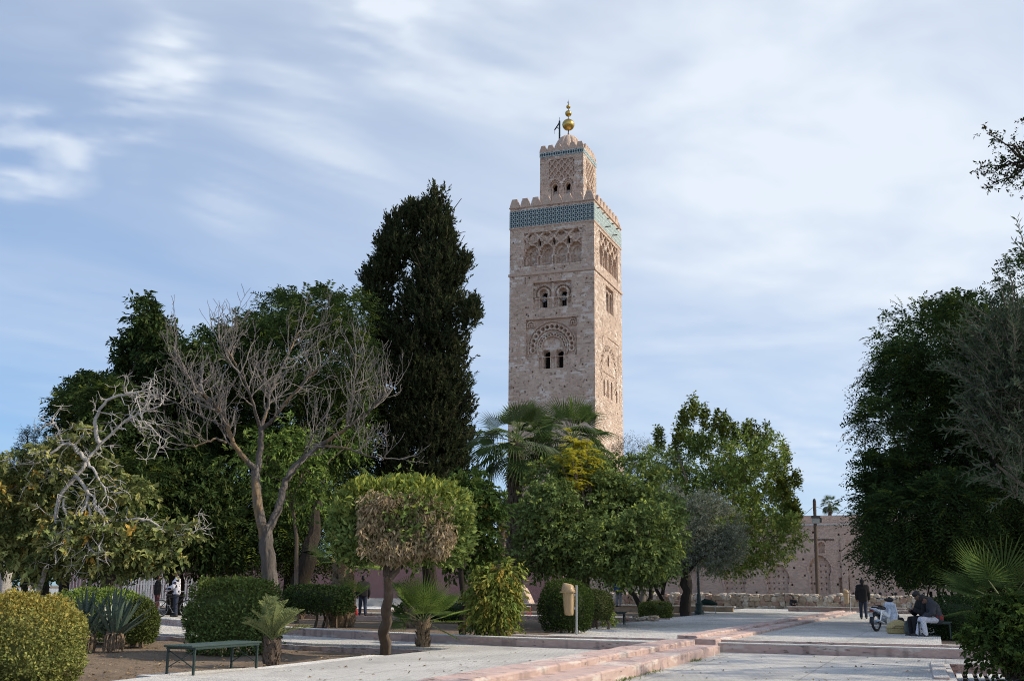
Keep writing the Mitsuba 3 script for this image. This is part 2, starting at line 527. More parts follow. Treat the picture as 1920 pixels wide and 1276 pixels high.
def ragged_kerb(u0, u1, v0, v1, z0, z1, seed):
    """A kerb along v with slightly uneven edges, in stretches."""
    n = int((v1 - v0) / .35) + 2
    vs = np.linspace(v0, v1, n)
    r = np.random.default_rng(seed)
    ring = []
    for v in vs:
        j = r.normal(0, .012, 4)
        ring.append([[u0, v, z0], [u1 + j[0] * .4, v, z0], [u1 + j[0] * .6, v, z1 - .03 + j[1] * .3], [u1 - .03 + j[2], v, z1 + j[1] * .35], [u0, v, z1 + j[3] * .3]])
    p = np.array(ring).reshape(-1, 3)
    f = []
    for i in range(n - 1):
        for k in range(5):
            a, b = i * 5 + k, i * 5 + (k + 1) % 5
            f += [[a, b, b + 5], [a, b + 5, a + 5]]
    f += [[0, 2, 1], [0, 3, 2], [0, 4, 3]] + [[(n - 1) * 5 + a for a in q] for q in ([0, 1, 2], [0, 2, 3], [0, 3, 4])]
    return site(trimesh.Trimesh(p, f, process=False))


t = thing('stepped_kerb', 'pink and white stepped kerb running diagonally up from the foreground', 'kerb')
put(t, 'upper_tread', ragged_kerb(-6.15, -5.55, 5, 27.35, -.2, .31, 1), 'm_kerb')
put(t, 'lower_tread', ragged_kerb(-5.55, -4.93, 5, 27.05, -.2, .20, 2), 'm_kerb')
t = thing('stepped_kerb', 'shaded stepped kerb on the upper walkway running back to the far wall', 'kerb')
put(t, 'upper_tread', ragged_kerb(-6.1, -5.62, 27.9, 74, 0, .375, 3), 'm_kerb')
put(t, 'lower_tread', ragged_kerb(-5.62, -5.08, 27.45, 76, 0, .31, 4), 'm_kerb')
# edges of the left bed
t = thing('bed_edging', 'pink edging along the far side of the sunken left bed', 'edging')
put(t, 'facing', strip(bed_far, .12, -.5, -.06, -1), 'm_kerb')
t = thing('bed_edging', 'pale cement edging of the paving beside the sunken left bed', 'edging')
put(t, 'band', strip(bed_near[::1], .34, -.3, .006, -1 if LineString(bed_near).length else 1), 'm_border')
t = thing('recess_kerb', 'brick edged kerb around the square recess at the lower right', 'kerb')
pk = xy((1806, 1330), (1770, 1243), (1995, 1247))
put(t, 'facing', strip(pk, .1, -.6, .0, -1), 'm_kerb')
e = np.array(pk[1]) - np.array(pk[0])
L = np.linalg.norm(e)
e /= L
nrm2 = np.array([-e[1], e[0]])
for i in range(16):
    a = np.array(pk[1]) - e * (i * .3 + .02)
    b = bev(-.13, .13, -.14, .14, -.06, .035, .012)
    c = a - e * .14 + nrm2 * .14
    M = frame([c[0], c[1], 0], [nrm2[0], nrm2[1], 0], [-e[0], -e[1], 0], [0, 0, 1])
    if np.linalg.det(M[:3, :3]) < 0: M[:3, 0] *= -1
    put(t, 'brick', b, 'm_kerb', to=M)
# grate in the recess
t = thing('slatted_grate', 'white slatted grate lying in the recess at the lower right corner', 'grate')
o = G(1850, 1270, -.12)
M = frame([o[0], o[1], -.12], E1, E2, ZUP)
for i in range(8):
    put(t, 'slat', bev(-.72 + i * .19, -.72 + i * .19 + .105, -.9, .9, -.02, .02, .006), 'm_white_paint', to=M)
put(t, 'frame', cat([bx(-.76, .84, -.93, -.90, -.07, -.021), bx(-.76, .84, .90, .93, -.07, -.021), bx(-.76, .84, -.02, .02, -.07, -.021)]), 'm_steel_green', to=M)
for sx in (-.7, .78):
    for sy in (-.88, .88): put(t, 'leg', bx(sx - .02, sx + .02, sy - .02, sy + .02, -.25, -.071), 'm_steel_green', to=M)
# kerbs and low walls of the upper terrace
t = thing('bed_wall', 'low brown wall with pale top edging the far bed behind the lamp post', 'wall')
put(t, 'body', site(bx(-30, -12.2, 72, 72.4, 0, .5)), 'm_rubble')
put(t, 'cap', site(bx(-30.1, -12.1, 71.9, 72.5, .5, .57)), 'm_border')
t = thing('red_kerb', 'dark red painted kerb with pale top in front of the stone wall', 'kerb')
put(t, 'body', site(bx(-9.5, -2.2, 77.5, 77.9, .1, .5)), 'm_kerb')
put(t, 'cap', site(bx(-9.6, -2.1, 77.4, 78, .5, .55)), 'm_border')
t = thing('red_kerb', 'longer low red kerb behind the standing man', 'kerb')
put(t, 'body', site(bx(-4.6, 1.5, 74.5, 74.9, .1, .38)), 'm_kerb')
put(t, 'cap', site(bx(-4.7, 1.6, 74.4, 75, .38, .43)), 'm_border')
for (u0, u1, v, lab) in ((-40, -11.2, 49.9, 'pink retaining edge of the cross path through the left beds'), (-27, -20, 44.5, 'low brown bed edge beside the shaggy palm trunk')):
    t = thing('path_edging', lab, 'edging')
    put(t, 'face', site(bx(u0, u1, v - .12, v, -.1, zs + .05)), 'm_kerb')
for (a, b, w, lab) in (((-30, 36.2), (-26, 33.6), 0, 'low pink step below the cyclist on the left path'),):
    pass


# ------------------------------------------------------------------ minaret
K = np.array([11.27048915, 148.86826035, 0])
TW, TD = 12.5, 14.4
TF = frame(K - E1 * TW, E1, E2, ZUP)      # local: x along the front face, y into the tower, z up
minaret = thing('minaret', 'tall square brown stone minaret with tiled band, lantern and gold balls', 'minaret')


def front(poly, y0, y1, w=TW):
    """A polygon in (x, z) of the front face, extruded from depth y0 to y1."""
    m = extr(poly, y1 - y0)
    m.apply_transform(frame([0, y1, 0], [1, 0, 0], [0, 0, 1], [0, -1, 0]))
    return m


def side(poly, y0, y1, w=TW):
    """The same on the right-hand face: (distance from the near corner, z)."""
    m = extr(poly, y1 - y0)
    m.apply_transform(frame([w - y1, 0, 0], [0, 1, 0], [0, 0, 1], [1, 0, 0]))
    return m


def arch(cx, z0, w, h, pt=.25, n=24):
    """A pointed horseshoe opening: width w, from z0, total height h."""
    r = w / 2
    zc = z0 + h - r * (1 + pt)
    pts = [(cx - r * .86, z0), (cx - r * .86, zc - r * .5)]
    for i in range(n + 1):
        a = math.radians(210) - math.radians(240) * i / n
        pts.append((cx + r * math.cos(a), zc + r * math.sin(a) * (1 + pt * max(0, math.sin(a)) ** 3)))
    pts += [(cx + r * .86, zc - r * .5), (cx + r * .86, z0)]
    return Polygon(pts).buffer(0)


def lobed(cx, zc, r, k, n, a0=-15, a1=195, pt=.15):
    """A scalloped arch: a row of lobes of radius k around a centre."""
    c = []
    for i in range(n):
        a = math.radians(a0 + (a1 - a0) * i / (n - 1))
        c.append(Point(cx + r * math.cos(a), zc + r * math.sin(a) * (1 + pt * max(0, math.sin(a)) ** 2)).buffer(k, 6))
    return unary_union(c)


def ring(p, w): return p.buffer(w, 4).difference(p)


ZT = 54.9
A_cuts, B_cuts, C_cuts, orn, holes = [], [], [], {'arch_band': [], 'interlace': []}, []
# upper tier, front: panel with four blind arches under an interlace
pan = sbox(2.15, 46.1, 10.7, 51.0)
A_cuts.append(pan)
cxs = (3.3, 5.5, 7.62, 9.8)
for c in cxs:
    B_cuts.append(arch(c, 46.25, 1.75, 3.0).union(lobed(c, 47.95, .85, .24, 9)))
    C_cuts.append(arch(c, 46.15, 1.2, 2.45))
    orn['arch_band'].append(ring(arch(c, 46.25, 1.75, 3.0).union(lobed(c, 47.95, .85, .24, 9)), .13).intersection(sbox(2.15, 46.2, 10.7, 51)))
    orn['arch_band'].append(sbox(c - .95, 46.12, c - .78, 47.4))
    orn['arch_band'].append(sbox(c + .78, 46.12, c + .95, 47.4))
L_ = []
for i in range(-1, 5):
    x = 3.3 + 2.17 * i
    L_.append(LineString([(x, 49.2), (x + 1.08, 50.25), (x + 1.5, 50.7), (x + 1.9, 51.1)]).buffer(.13))
    L_.append(LineString([(x, 49.2), (x - 1.08, 50.25), (x - 1.5, 50.7), (x - 1.9, 51.1)]).buffer(.13))
    L_.append(lobed(x + 1.08, 49.9, .42, .16, 6).boundary.buffer(.06))
orn['interlace'].append(unary_union(L_).intersection(pan))
for c in (4.35, 6.5, 8.62): holes.append(arch(c, 49.1, .38, .95))
B_cuts += [h.buffer(.08) for h in holes[-3:]]
for a, b in ((2.35, 3.3), (4.6, 6.3), (6.75, 8.5), (9, 10.5)): B_cuts.append(Polygon([(a + .1, 50.85), (b - .1, 50.85), ((a + b) / 2, 50.3)]))
# second tier: two deep horseshoe windows
p2 = sbox(3.55, 39.75, 9.2, 43.55)
A_cuts.append(p2)
for c in (5.05, 7.88):
    B_cuts.append(arch(c, 39.85, 1.35, 2.75, .05))
    h = arch(c, 39.85, .95, 2.4, .05)
    C_cuts.append(h)
    holes.append(h)
    orn['arch_band'].append(ring(arch(c, 39.9, 1.35, 2.75, .05), .12))
    orn['arch_band'].append(ring(lobed(c, 41.9, 1.05, .17, 15, -20, 200, 0), .1))
    orn['arch_band'].append(ring(Point(c, 41.9).buffer(1.33).intersection(sbox(0, 41.3, 20, 60)), .09))
orn['interlace'].append(sbox(6.3, 39.8, 6.6, 43.4))
# third tier: pair of windows under big concentric arches
p3 = sbox(2.5, 32.9, 9.95, 38.3)
big = arch(6.3, 32.0, 6.9, 5.85, .03)
A_cuts.append(p3)
orn['arch_band'].append(ring(big.intersection(p3), .12).intersection(p3.buffer(.05)))
sc = lobed(6.3, 34.3, 2.85, .36, 15, -8, 188, 0)
orn['arch_band'].append(sc.boundary.buffer(.085).intersection(p3))
for q in (lobed(6.3, 34.3, 2.85, .19, 15, -8, 188, 0), lobed(6.33, 34.25, 1.72, .15, 13, 5, 175, 0)): B_cuts.append(q)
for c in (5.05, 7.88): B_cuts.append(lobed(c, 41.9, 1.05, .11, 15, -20, 200, 0))
inn = arch(6.33, 33.2, 4.3, 3.15, .0)
B_cuts.append(ring(inn.buffer(.16), .09).intersection(sbox(0, 33.2, 20, 60)))
orn['arch_band'].append(ring(inn, .16).intersection(sbox(0, 33.2, 20, 60)))
orn['arch_band'].append(lobed(6.33, 34.25, 1.75, .21, 13, 5, 175, 0).boundary.buffer(.07))
for c in (3.2, 9.3): orn['interlace'].append(lobed(c, 37.5, .35, .18, 6).boundary.buffer(.07))
sub = sbox(4.4, 31.2, 8.0, 34.4)
A_cuts.append(sub)
for c in (5.48, 7.42):
    h = arch(c, 31.3, .95, 2.45, .0)
    holes.append(h)
    B_cuts.append(h.buffer(.06))
    C_cuts.append(h)
    orn['arch_band'].append(ring(h.buffer(.16), .09).intersection(sbox(0, 31.3, 20, 60)))
holes.append(sbox(2.28, 43.5, 2.42, 44.5))
r_ = np.random.default_rng(3)
allp = unary_union(A_cuts)
put_ = []
while len(put_) < 75:
    x, z = r_.uniform(.5, TW - .5), r_.uniform(4, 51)
    q = sbox(x - .11, z - .12, x + .11, z + .12)
    if not allp.buffer(.2).intersects(q): put_.append(q)
full = sbox(0, -.5, TW, ZT)
hu = unary_union(holes)
fa = full.difference(unary_union(A_cuts + put_ + [holes[-1]]))
fb = full.difference(unary_union(B_cuts + [hu]))
fc = full.difference(unary_union(C_cuts + [hu]))
parts = [front(fa, 0, .42), front(fb, .42, .8), front(fc, .8, 1.1), front(full.difference(hu), 1.1, 1.3)]
# right-hand face
sA, sB, sC, sh = [], [], [], []
sp1 = sbox(2.6, 46.3, 12.4, 51.3)
sA.append(sp1)
sorn = []
for i in range(4):
    c = 3.9 + 2.4 * i
    sB.append(arch(c, 46.4, 1.7, 3.3).union(lobed(c, 48.4, .8, .22, 9)))
    sC.append(arch(c, 46.4, 1.3, 2.7))
    sorn.append(ring(sB[-1], .14))
for i in range(-1, 5):
    x = 3.9 + 2.4 * i
    for s_ in (-1, 1): sorn.append(LineString([(x, 49.4), (x + s_ * 1.9, 51.2)]).buffer(.14).intersection(sp1))
    if i < 4: sB.append(arch(x + 1.2, 49.3, .5, .9).intersection(sp1))
sp2 = sbox(5.8, 40.3, 9.8, 44.05)
sA.append(sp2)
for c in (6.9, 8.75):
    sB.append(arch(c, 40.4, 1.3, 3.0))
    h = arch(c, 40.4, .85, 2.5)
    sh.append(h)
    sorn.append(ring(sB[-1], .14))
sA.append(sbox(4.0, 31.1, 9.9, 31.25))
for z0, z1 in ((37.5, 38.8), (34.5, 36.05)): sh.append(sbox(3.62, z0, 3.8, z1))
sarc = lobed(7.0, 31.2, 3.9, .38, 17, -30, 195, -.05)
for q in getattr(sarc.boundary, 'geoms', [sarc.boundary]): sA.append(q.buffer(.09))
sA.append(LineString([(6.6, 36.45), (12.45, 36.45), (12.45, 28.2)]).buffer(.09))
sh.append(arch(6.75, 32.3, .8, 1.7))
for c, z1 in ((4.5, 30.1), (6.43, 30.3), (8.4, 30.3), (11.05, 29.5)):
    sA.append(arch(c, 27.8, .85, z1 - 27.7))
    sB.append(arch(c, 27.8, .7, z1 - 27.8))
sh.append(sbox(11.6, 33.2, 11.8, 34.8))
r_ = np.random.default_rng(5)
sput = []
allp = unary_union(sA + sh)
while len(sput) < 110:
    x, z = r_.uniform(1.7, TD - .5), r_.uniform(10, 51)
    q = sbox(x - .12, z - .13, x + .12, z + .13)
    if not allp.buffer(.15).intersects(q): sput.append(q)
sfull = sbox(1.3, -.5, TD, ZT)
shu = unary_union(sh)
sa = sfull.difference(unary_union(sA + sput + sh))
sb = sfull.difference(unary_union(sB + sh))
sc_ = sfull.difference(unary_union(sC + sh))
parts += [side(sa, 0, .42), side(sb, .42, .8), side(sc_, .8, 1.1), side(sfull.difference(shu), 1.1, 1.3)]
parts += [bx(0, TW - 1.3, TD - 1.3, TD, -.5, ZT), bx(0, 1.3, 1.3, TD - 1.3, -.5, ZT), bx(1.3, TW - 1.3, 1.3, TD - 1.3, ZT - 1.2, ZT - .8)]
shaft = put(minaret, 'shaft', cat(parts), 'm_tower', to=TF)
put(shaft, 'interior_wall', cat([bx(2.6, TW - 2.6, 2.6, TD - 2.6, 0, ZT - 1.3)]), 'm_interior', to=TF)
for q in orn['arch_band']:
    put(shaft, 'arch_moulding', front(q, .14, .46), 'm_tower', to=TF)
for q in orn['interlace']:
    put(shaft, 'interlaced_moulding', front(q, .11, .47), 'm_tower', to=TF)
for q in sorn:
    put(shaft, 'side_moulding', side(q, .11, .47), 'm_tower', to=TF)
for nm, z0, z1, o_ in (('cornice', 44.75, 45.1, .16), ('tile_ledge', 51.75, 51.95, .10), ('coping', ZT, ZT + .15, .14)):
    a = sbox(-o_, -o_, TW + o_, TD + o_).difference(sbox(.35, .35, TW - .35, TD - .35) if nm == 'coping' else sbox(.01, .01, TW - .01, TD - .01))
    m = extr(a, z1 - z0)
    m.apply_translation((0, 0, z0))
    put(minaret, nm, m, 'm_tower_smooth', to=TF)


# the tiled band: pale lattice standing proud of dark glazed fields
def tile_cells(w, z0, z1, rows):
    s = (z1 - z0) / rows
    n = max(1, round(w / s))
    sx = w / n
    pale, mid = [], []
    for i in range(n):
        for j in range(rows):
            cx, cz = (i + .5) * sx, z0 + (j + .5) * s
            q = sbox(cx - .22 * sx, cz - .22 * s, cx + .22 * sx, cz + .22 * s)
            pale.append(q.buffer(.09 * s, join_style=2).difference(q))
            mid.append(sbox(cx - .11 * sx, cz - .11 * s, cx + .11 * sx, cz + .11 * s))
            for dx, dz in ((-1, -1), (1, -1), (1, 1), (-1, 1)):
                pale.append(LineString([(cx + dx * .25 * sx, cz + dz * .25 * s), (cx + dx * .5 * sx, cz + dz * .5 * s)]).buffer(.065 * s, cap_style=2))
    return unary_union(pale), unary_union(mid)


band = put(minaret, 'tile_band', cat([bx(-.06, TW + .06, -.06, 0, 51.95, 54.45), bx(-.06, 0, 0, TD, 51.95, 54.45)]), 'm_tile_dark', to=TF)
put(minaret, 'tile_band', bx(TW, TW + .06, 0, TD + .06, 51.95, 54.45), 'm_tile_faded', to=TF, label='tile band on the sunlit side with sun glare in its paler colour')
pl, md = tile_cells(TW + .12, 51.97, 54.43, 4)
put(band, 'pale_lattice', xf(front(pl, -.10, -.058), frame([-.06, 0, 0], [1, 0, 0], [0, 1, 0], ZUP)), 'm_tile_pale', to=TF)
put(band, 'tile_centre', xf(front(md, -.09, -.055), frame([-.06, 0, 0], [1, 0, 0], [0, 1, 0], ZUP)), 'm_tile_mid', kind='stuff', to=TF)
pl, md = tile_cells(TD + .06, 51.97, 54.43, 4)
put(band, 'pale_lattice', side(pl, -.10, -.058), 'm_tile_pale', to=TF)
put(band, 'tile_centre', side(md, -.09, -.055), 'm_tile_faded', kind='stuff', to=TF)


def merlon_poly(w, h, n=5):
    pts, k = [(-w / 2, 0), (-w / 2, h * .14)], w / 2 - w * .25
    for i in range(n):
        x, z = -w / 2 + k * (i + 1) / n, h * (.14 + .86 * (i + 1) / n)
        pts += [(x - k / n * .8, z), (x, z)]
    pts += [(-p[0], p[1]) for p in pts[::-1]]
    return Polygon(pts).buffer(0)


mp = merlon_poly(1.42, 1.2)
ml = extr(mp, .42)
ml.apply_transform(frame([0, .21, 0], [1, 0, 0], [0, 0, 1], [0, -1, 0]))
ms_ = mikit.ply(ml, 'm_tower_smooth')


def merlons(parent, w, d, x0, y0, z, n, nd, sc):
    def one(x, y, r):
        M = rotz(r, (x, y, z), sc)
        put(parent, 'merlon', None, None, shape=ms_, to=TF @ M)
    for i in range(n):
        x = x0 + w * (i + .5) / n
        one(x, y0 + .21 * sc, 0)
        one(x, y0 + d - .21 * sc, 0)
    for i in range(1, nd - 1):
        y = y0 + d * (i + .5) / nd
        one(x0 + w - .21 * sc, y, math.pi / 2)
        one(x0 + .21 * sc, y, math.pi / 2)


merlons(minaret, TW + .2, TD + .2, -.1, -.1, ZT + .15, 8, 9, 1.)
# horn poles and beams on the right face, loudspeakers in the windows
for z, s_ in ((54.2, 1.6), (54.2, 4.1), (54.2, 6.6), (54.2, 9.1), (54.2, 11.6), (52.6, 5.5), (52.4, 9.0)):
    put(minaret, 'wooden_peg', bx(TW, TW + (.9 if z < 53 else .45), s_ - .06, s_ + .06, z - .06, z + .06), 'm_pole_wood', to=TF)


def speaker(x, y, z, r):
    M = TF @ frame([x, y, z], [1, 0, 0], [0, 0, 1], [0, -1, 0])
    k = put(minaret, 'loudspeaker', lathe([(0, -.5), (r * .3, -.5), (r * .32, -.2), (r * .95, .06), (r, .08), (r * .9, .085), (r * .28, -.15), (0, -.15)], 20), 'm_steel_grey', 30, to=M)
    put(k, 'driver', lathe([(0, -.10), (r * .3, -.10), (r * .3, -.05), (0, .0)], 12), 'm_white_paint', 30, to=M)
    put(k, 'bracket', bx(-.04, .04, -1.0, -.1, -.45, -.37), 'm_black_iron', to=M)


speaker(5.05, .55, 41.2, .36)
speaker(7.88, .55, 41.2, .36)
# lantern
LX0, LWd, LD = 3.17, 6.66, 6.7
LY0 = TD / 2 - LD / 2
LF = TF @ frame([LX0, LY0, 0], [1, 0, 0], [0, 1, 0], ZUP)
lz0, lz1 = 53.0, 64.6


def lattice(x0, x1, z0, z1, nx, nz):
    ls = []
    sx, sz = (x1 - x0) / nx, (z1 - z0) / nz
    for j in range(nz + 1):
        for i in range(nx + 1):
            off = .5 * (j % 2)
            cx, cz = x0 + (i + off) * sx, z0 + j * sz
            ls.append(LineString([(cx - sx / 2, cz), (cx - sx * .28, cz + sz * .2), (cx - sx * .32, cz + sz * .45), (cx, cz + sz), ]).buffer(.075))
            ls.append(LineString([(cx + sx / 2, cz), (cx + sx * .28, cz + sz * .2), (cx + sx * .32, cz + sz * .45), (cx, cz + sz), ]).buffer(.075))
    return unary_union(ls).intersection(sbox(x0, z0, x1, z1))


def lantern_face(w):
    c0 = w / 2
    pan = sbox(c0 - 1.95, 60.25, c0 + 1.95, 63.2)
    cut, orn_, hole = [pan], [ring(pan, .1)], []
    orn_.append(lattice(c0 - 1.95, c0 + 1.95, 60.25, 63.2, 4, 5))
    for c in (c0 - 1.0, c0 + 1.0):
        lo = lobed(c, 59.15, .72, .17, 9)
        op = arch(c, 55.9, 1.3, 3.9).union(lo)
        cut.append(op)
        hole.append(arch(c, 56.0, .85, 3.45))
        orn_.append(ring(op, .1))
        orn_.append(ring(hole[-1], .12))
    return cut, orn_, hole


cut, lorn, hole = lantern_face(LWd)
lf = sbox(0, lz0, LWd, lz1)
lant = put(minaret, 'lantern', cat([front(lf.difference(unary_union(cut)), 0, .25), front(lf.difference(unary_union(hole)), .25, .8),
           side(sbox(.8, lz0, LD, lz1).difference(unary_union(cut)), 0, .25, LWd), side(sbox(.8, lz0, LD, lz1).difference(unary_union(hole)), .25, .8, LWd),
           bx(0, LWd - .8, LD - .8, LD, lz0, lz1), bx(0, .8, .8, LD - .8, lz0, lz1), bx(.8, LWd - .8, .8, LD - .8, lz1 - .6, lz1 - .2)]), 'm_tower', to=LF)
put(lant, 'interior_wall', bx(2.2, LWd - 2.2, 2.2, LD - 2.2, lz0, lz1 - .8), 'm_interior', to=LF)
for q in lorn:
    put(lant, 'moulding', front(q, .02, .27), 'm_tower_smooth', to=LF)
    put(lant, 'moulding', side(q, .02, .27, LWd), 'm_tower_smooth', to=LF)
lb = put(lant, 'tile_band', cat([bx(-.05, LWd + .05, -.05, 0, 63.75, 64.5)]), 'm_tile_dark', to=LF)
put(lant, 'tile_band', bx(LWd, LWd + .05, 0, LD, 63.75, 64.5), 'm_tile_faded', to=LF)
for fn, w_ in ((front, LWd), (lambda p_, a, b: side(p_, a, b, LWd), LD)):
    pl, md = tile_cells(w_, 63.77, 64.48, 1)
    rim = sbox(0, 63.75, w_, 64.5).difference(sbox(0, 63.81, w_, 64.44))
    put(lant, 'tile_lattice', fn(unary_union([pl, rim]), -.09, -.048), 'm_tile_pale', to=LF)
    put(lant, 'tile_centre', fn(md, -.08, -.045), 'm_tile_mid', kind='stuff', to=LF)
m = extr(sbox(-.08, -.08, LWd + .08, LD + .08).difference(sbox(.3, .3, LWd - .3, LD - .3)), .12)
m.apply_translation((0, 0, 64.5))
put(lant, 'coping', m, 'm_tower_smooth', to=LF)
merlons(minaret, LWd + .12, LD + .12, LX0 - .06, LY0 - .06, 64.62, 6, 7, .78)
for c in (LWd / 2 - 1.0, LWd / 2 + 1.0): speaker(LX0 + c, LY0 + .45, 58.0, .36)
# ribbed dome
th = np.linspace(0, 2 * np.pi, 97)[:-1]
zz = np.linspace(0, 1, 14)
v = []
for q in zz:
    rad = 2.35 * math.sqrt(max(0, 1 - q ** 2.1))
    for a in th: v.append([rad * (1 - .09 * (1 - abs(math.sin(a * 6))) ** 2) * math.cos(a), rad * (1 - .09 * (1 - abs(math.sin(a * 6))) ** 2) * math.sin(a), 64.6 + 3.6 * q])
n_ = len(th)
f_ = []
for i in range(len(zz) - 1):
    for j in range(n_):
        a, b = i * n_ + j, i * n_ + (j + 1) % n_
        f_ += [[a, b, b + n_], [a, b + n_, a + n_]]
DF = TF @ frame([LX0 + LWd / 2, TD / 2, 0], [1, 0, 0], [0, 1, 0], ZUP)
put(minaret, 'dome', trimesh.Trimesh(v, f_, process=False), 'm_tower_smooth', 40, to=DF)
fin = put(minaret, 'finial_rod', lathe([(0, 68.1), (.16, 68.1), (.11, 68.5), (.06, 69), (.05, 73.4), (0, 73.45)], 12), 'm_black_iron', 30, to=DF)
for z, r in ((69.9, .93), (71.72, .5), (72.8, .33)):
    s_ = trimesh.creation.icosphere(3, r)
    s_.apply_scale((1, 1, .97))
    s_.apply_translation((0, 0, z))
    put(fin, 'ball', s_, 'm_gold', True, to=DF)
put(fin, 'spike', lathe([(0, 73.3), (.12, 73.4), (.14, 73.55), (.05, 73.75), (0, 74.15)], 10), 'm_steel_grey', 30, to=DF)
put(minaret, 'flag_gallows', cat([bar((-1.3, -.3, 66.5), (-1.3, -.3, 70.6), .2), bar((-2.1, -.3, 69.2), (-1.3, -.3, 70.35), .14), bar((-1.75, -.3, 69.6), (-1.3, -.3, 69.3), .1), bar((-1.3, -.3, 70.6), (-1.3, -.3, 71.2), .06), bar((-2.08, -.3, 69.25), (-2.08, -.3, 68.6), .04)]), 'm_black_iron', to=DF)

# ------------------------------------------------------------------ rampart, walls, ruins
VR = 104.
rampart = thing('rampart', 'long high pinkish mud brick wall with blind arches and putlog holes', 'wall')
RF = frame(S(-32, VR), E1, E2, ZUP)        # x = u + 32


def rpx(x, y):
    d = ray(x, y)
    o = S(-32, VR)
    tt = ((o - CAM) @ E2) / (d @ E2)
    q = CAM + d * tt - o
    return q @ E1, q[2]


RH = rpx(1540, 984)[1]
rl = 100.
cut, hol, orn_ = [], [], []
for (px0, px1, ptop, nx) in ((1518, 1560, 1040, 0), (1437, 1481, 1056, 0), (1357, 1400, 1058, 0), (1270, 1312, 1058, 0)):
    x0, x1, zt = rpx(px0, 1100)[0], rpx(px1, 1100)[0], rpx(px0, ptop)[1]
    a = arch((x0 + x1) / 2, .0, (x1 - x0) / .98, zt, .25)
    cut.append(a)
    orn_.append(ring(a, .14).intersection(sbox(-50, 0.3, 200, 30)))
nx0, nx1 = rpx(1533, 1020)[0], rpx(1547, 1020)[0]
nz0, nz1 = rpx(1540, 1036)[1], rpx(1540, 1015)[1]
niche = arch((nx0 + nx1) / 2, nz0, nx1 - nx0, nz1 - nz0, .1)
cut.append(niche)
orn_.append(ring(niche, .16))
for px, w_ in ((1583, 1.1), (1691, 1.3)):
    x, z = rpx(px, 1082)
    cut.append(sbox(x - .4 * w_, 0, x + .4 * w_, z))
holes_ = []
for i in range(-2, 18):
    for j in range(9):
        x, z = 6 + i * 2.1 + (j % 2) * 1.05 + r_.normal(0, .15), 1.4 + j * .75 + r_.normal(0, .06)
        if z < RH - .6 and 2 < x < 62: holes_.append(sbox(x - .09, z - .09, x + .09, z + .09))
for i in range(5):
    for j in range(5):
        for xc in ((rpx(1539, 1100)[0]), rpx(1459, 1100)[0], rpx(1379, 1100)[0]):
            holes_.append(sbox(xc - .85 + i * .42, 1.7 + j * .5, xc - .73 + i * .42, 1.83 + j * .5))
face = sbox(0, -.3, rl, RH)
wallm = cat([front(face.difference(unary_union(cut + holes_)), 0, .3), front(face.difference(unary_union(holes_)), .3, .6), bx(0, rl, .6, 1.6, -.3, RH)])
put(rampart, 'wall', wallm, 'm_rampart', to=RF)
for q in orn_: put(rampart, 'arch_rim', front(q, -.05, .02), 'm_rampart', to=RF)
put(rampart, 'coping', bx(-.1, rl, -.1, 1.7, RH, RH + .14), 'm_border', to=RF)
put(rampart, 'parapet', bx(1, rl, 2.2, 2.8, RH - .5, RH + 1.0), 'm_rampart', to=RF)
xb = rpx(1575, 1000)[0]
put(rampart, 'buttress', bx(xb, xb + .5, -.25, -.004, -.3, RH - 1.2), 'm_rampart', to=RF)
put(rampart, 'lintel', bx(nx0 - .6, nx1 + .8, -.08, -.003, nz1 + .14, nz1 + .24), 'm_pole_wood', to=RF)
t = thing('garden_wall', 'smooth dusky pink wall far behind the left garden trees', 'wall')
put(t, 'wall', site(bx(-92, -33, 102, 102.5, 0, 4.4)), 'm_pink_wall')
put(t, 'cap', site(bx(-92.1, -32.9, 101.9, 102.6, 4.4, 4.55)), 'm_border')

# stone rubble wall, each stone a piece
t = thing('rubble_wall', 'low rough stone wall with sunlit ragged top below the rampart', 'wall')
su0, su1, sv = -27., 6.8, 89.
put(t, 'core', site(bx(su0, su1, sv + .12, sv + .7, -.1, 1.22)), 'm_rubble')
sr = np.random.default_rng(12)


def rock(r, w, d, h, k=9):
    a = trimesh.creation.icosphere(1, 1.)
    v_ = a.vertices * np.array([w, d, h]) / 2
    v_ = np.sign(a.vertices) * np.abs(a.vertices) ** .55 * np.array([w, d, h]) / 2
    v_ = v_ * (1 + .16 * r.standard_normal((len(v_), 1)))
    return trimesh.Trimesh(v_, a.faces, process=False)


rocks = [mikit.ply(rock(sr, 1, 1, 1), STONES[i % 4]) for i in range(16)]
for row in range(3):
    u_ = su0
    while u_ < su1:
        w_ = sr.uniform(.28, .62)
        M = SITE @ frame([u_ + w_ / 2, sv + .1 + sr.normal(0, .025), .2 + row * .38 + sr.normal(0, .02)], [w_ * 1.12, 0, 0], [0, .42, 0], [0, 0, .46])
        put(t, 'stone', None, None, shape=rocks[sr.integers(16)], to=M)
        u_ += w_
u_ = su0
while u_ < su1:
    w_ = sr.uniform(.4, .8)
    M = SITE @ frame([u_ + w_ / 2, sv + .4 + sr.normal(0, .04), 1.22 + sr.normal(0, .05)], [w_ * 1.1, 0, 0], [0, .75, 0], [0, 0, sr.uniform(.16, .3)])
    put(t, 'cap_stone', None, None, shape=rocks[(sr.integers(4) * 4 + 2) % 16], to=M)
    u_ += w_
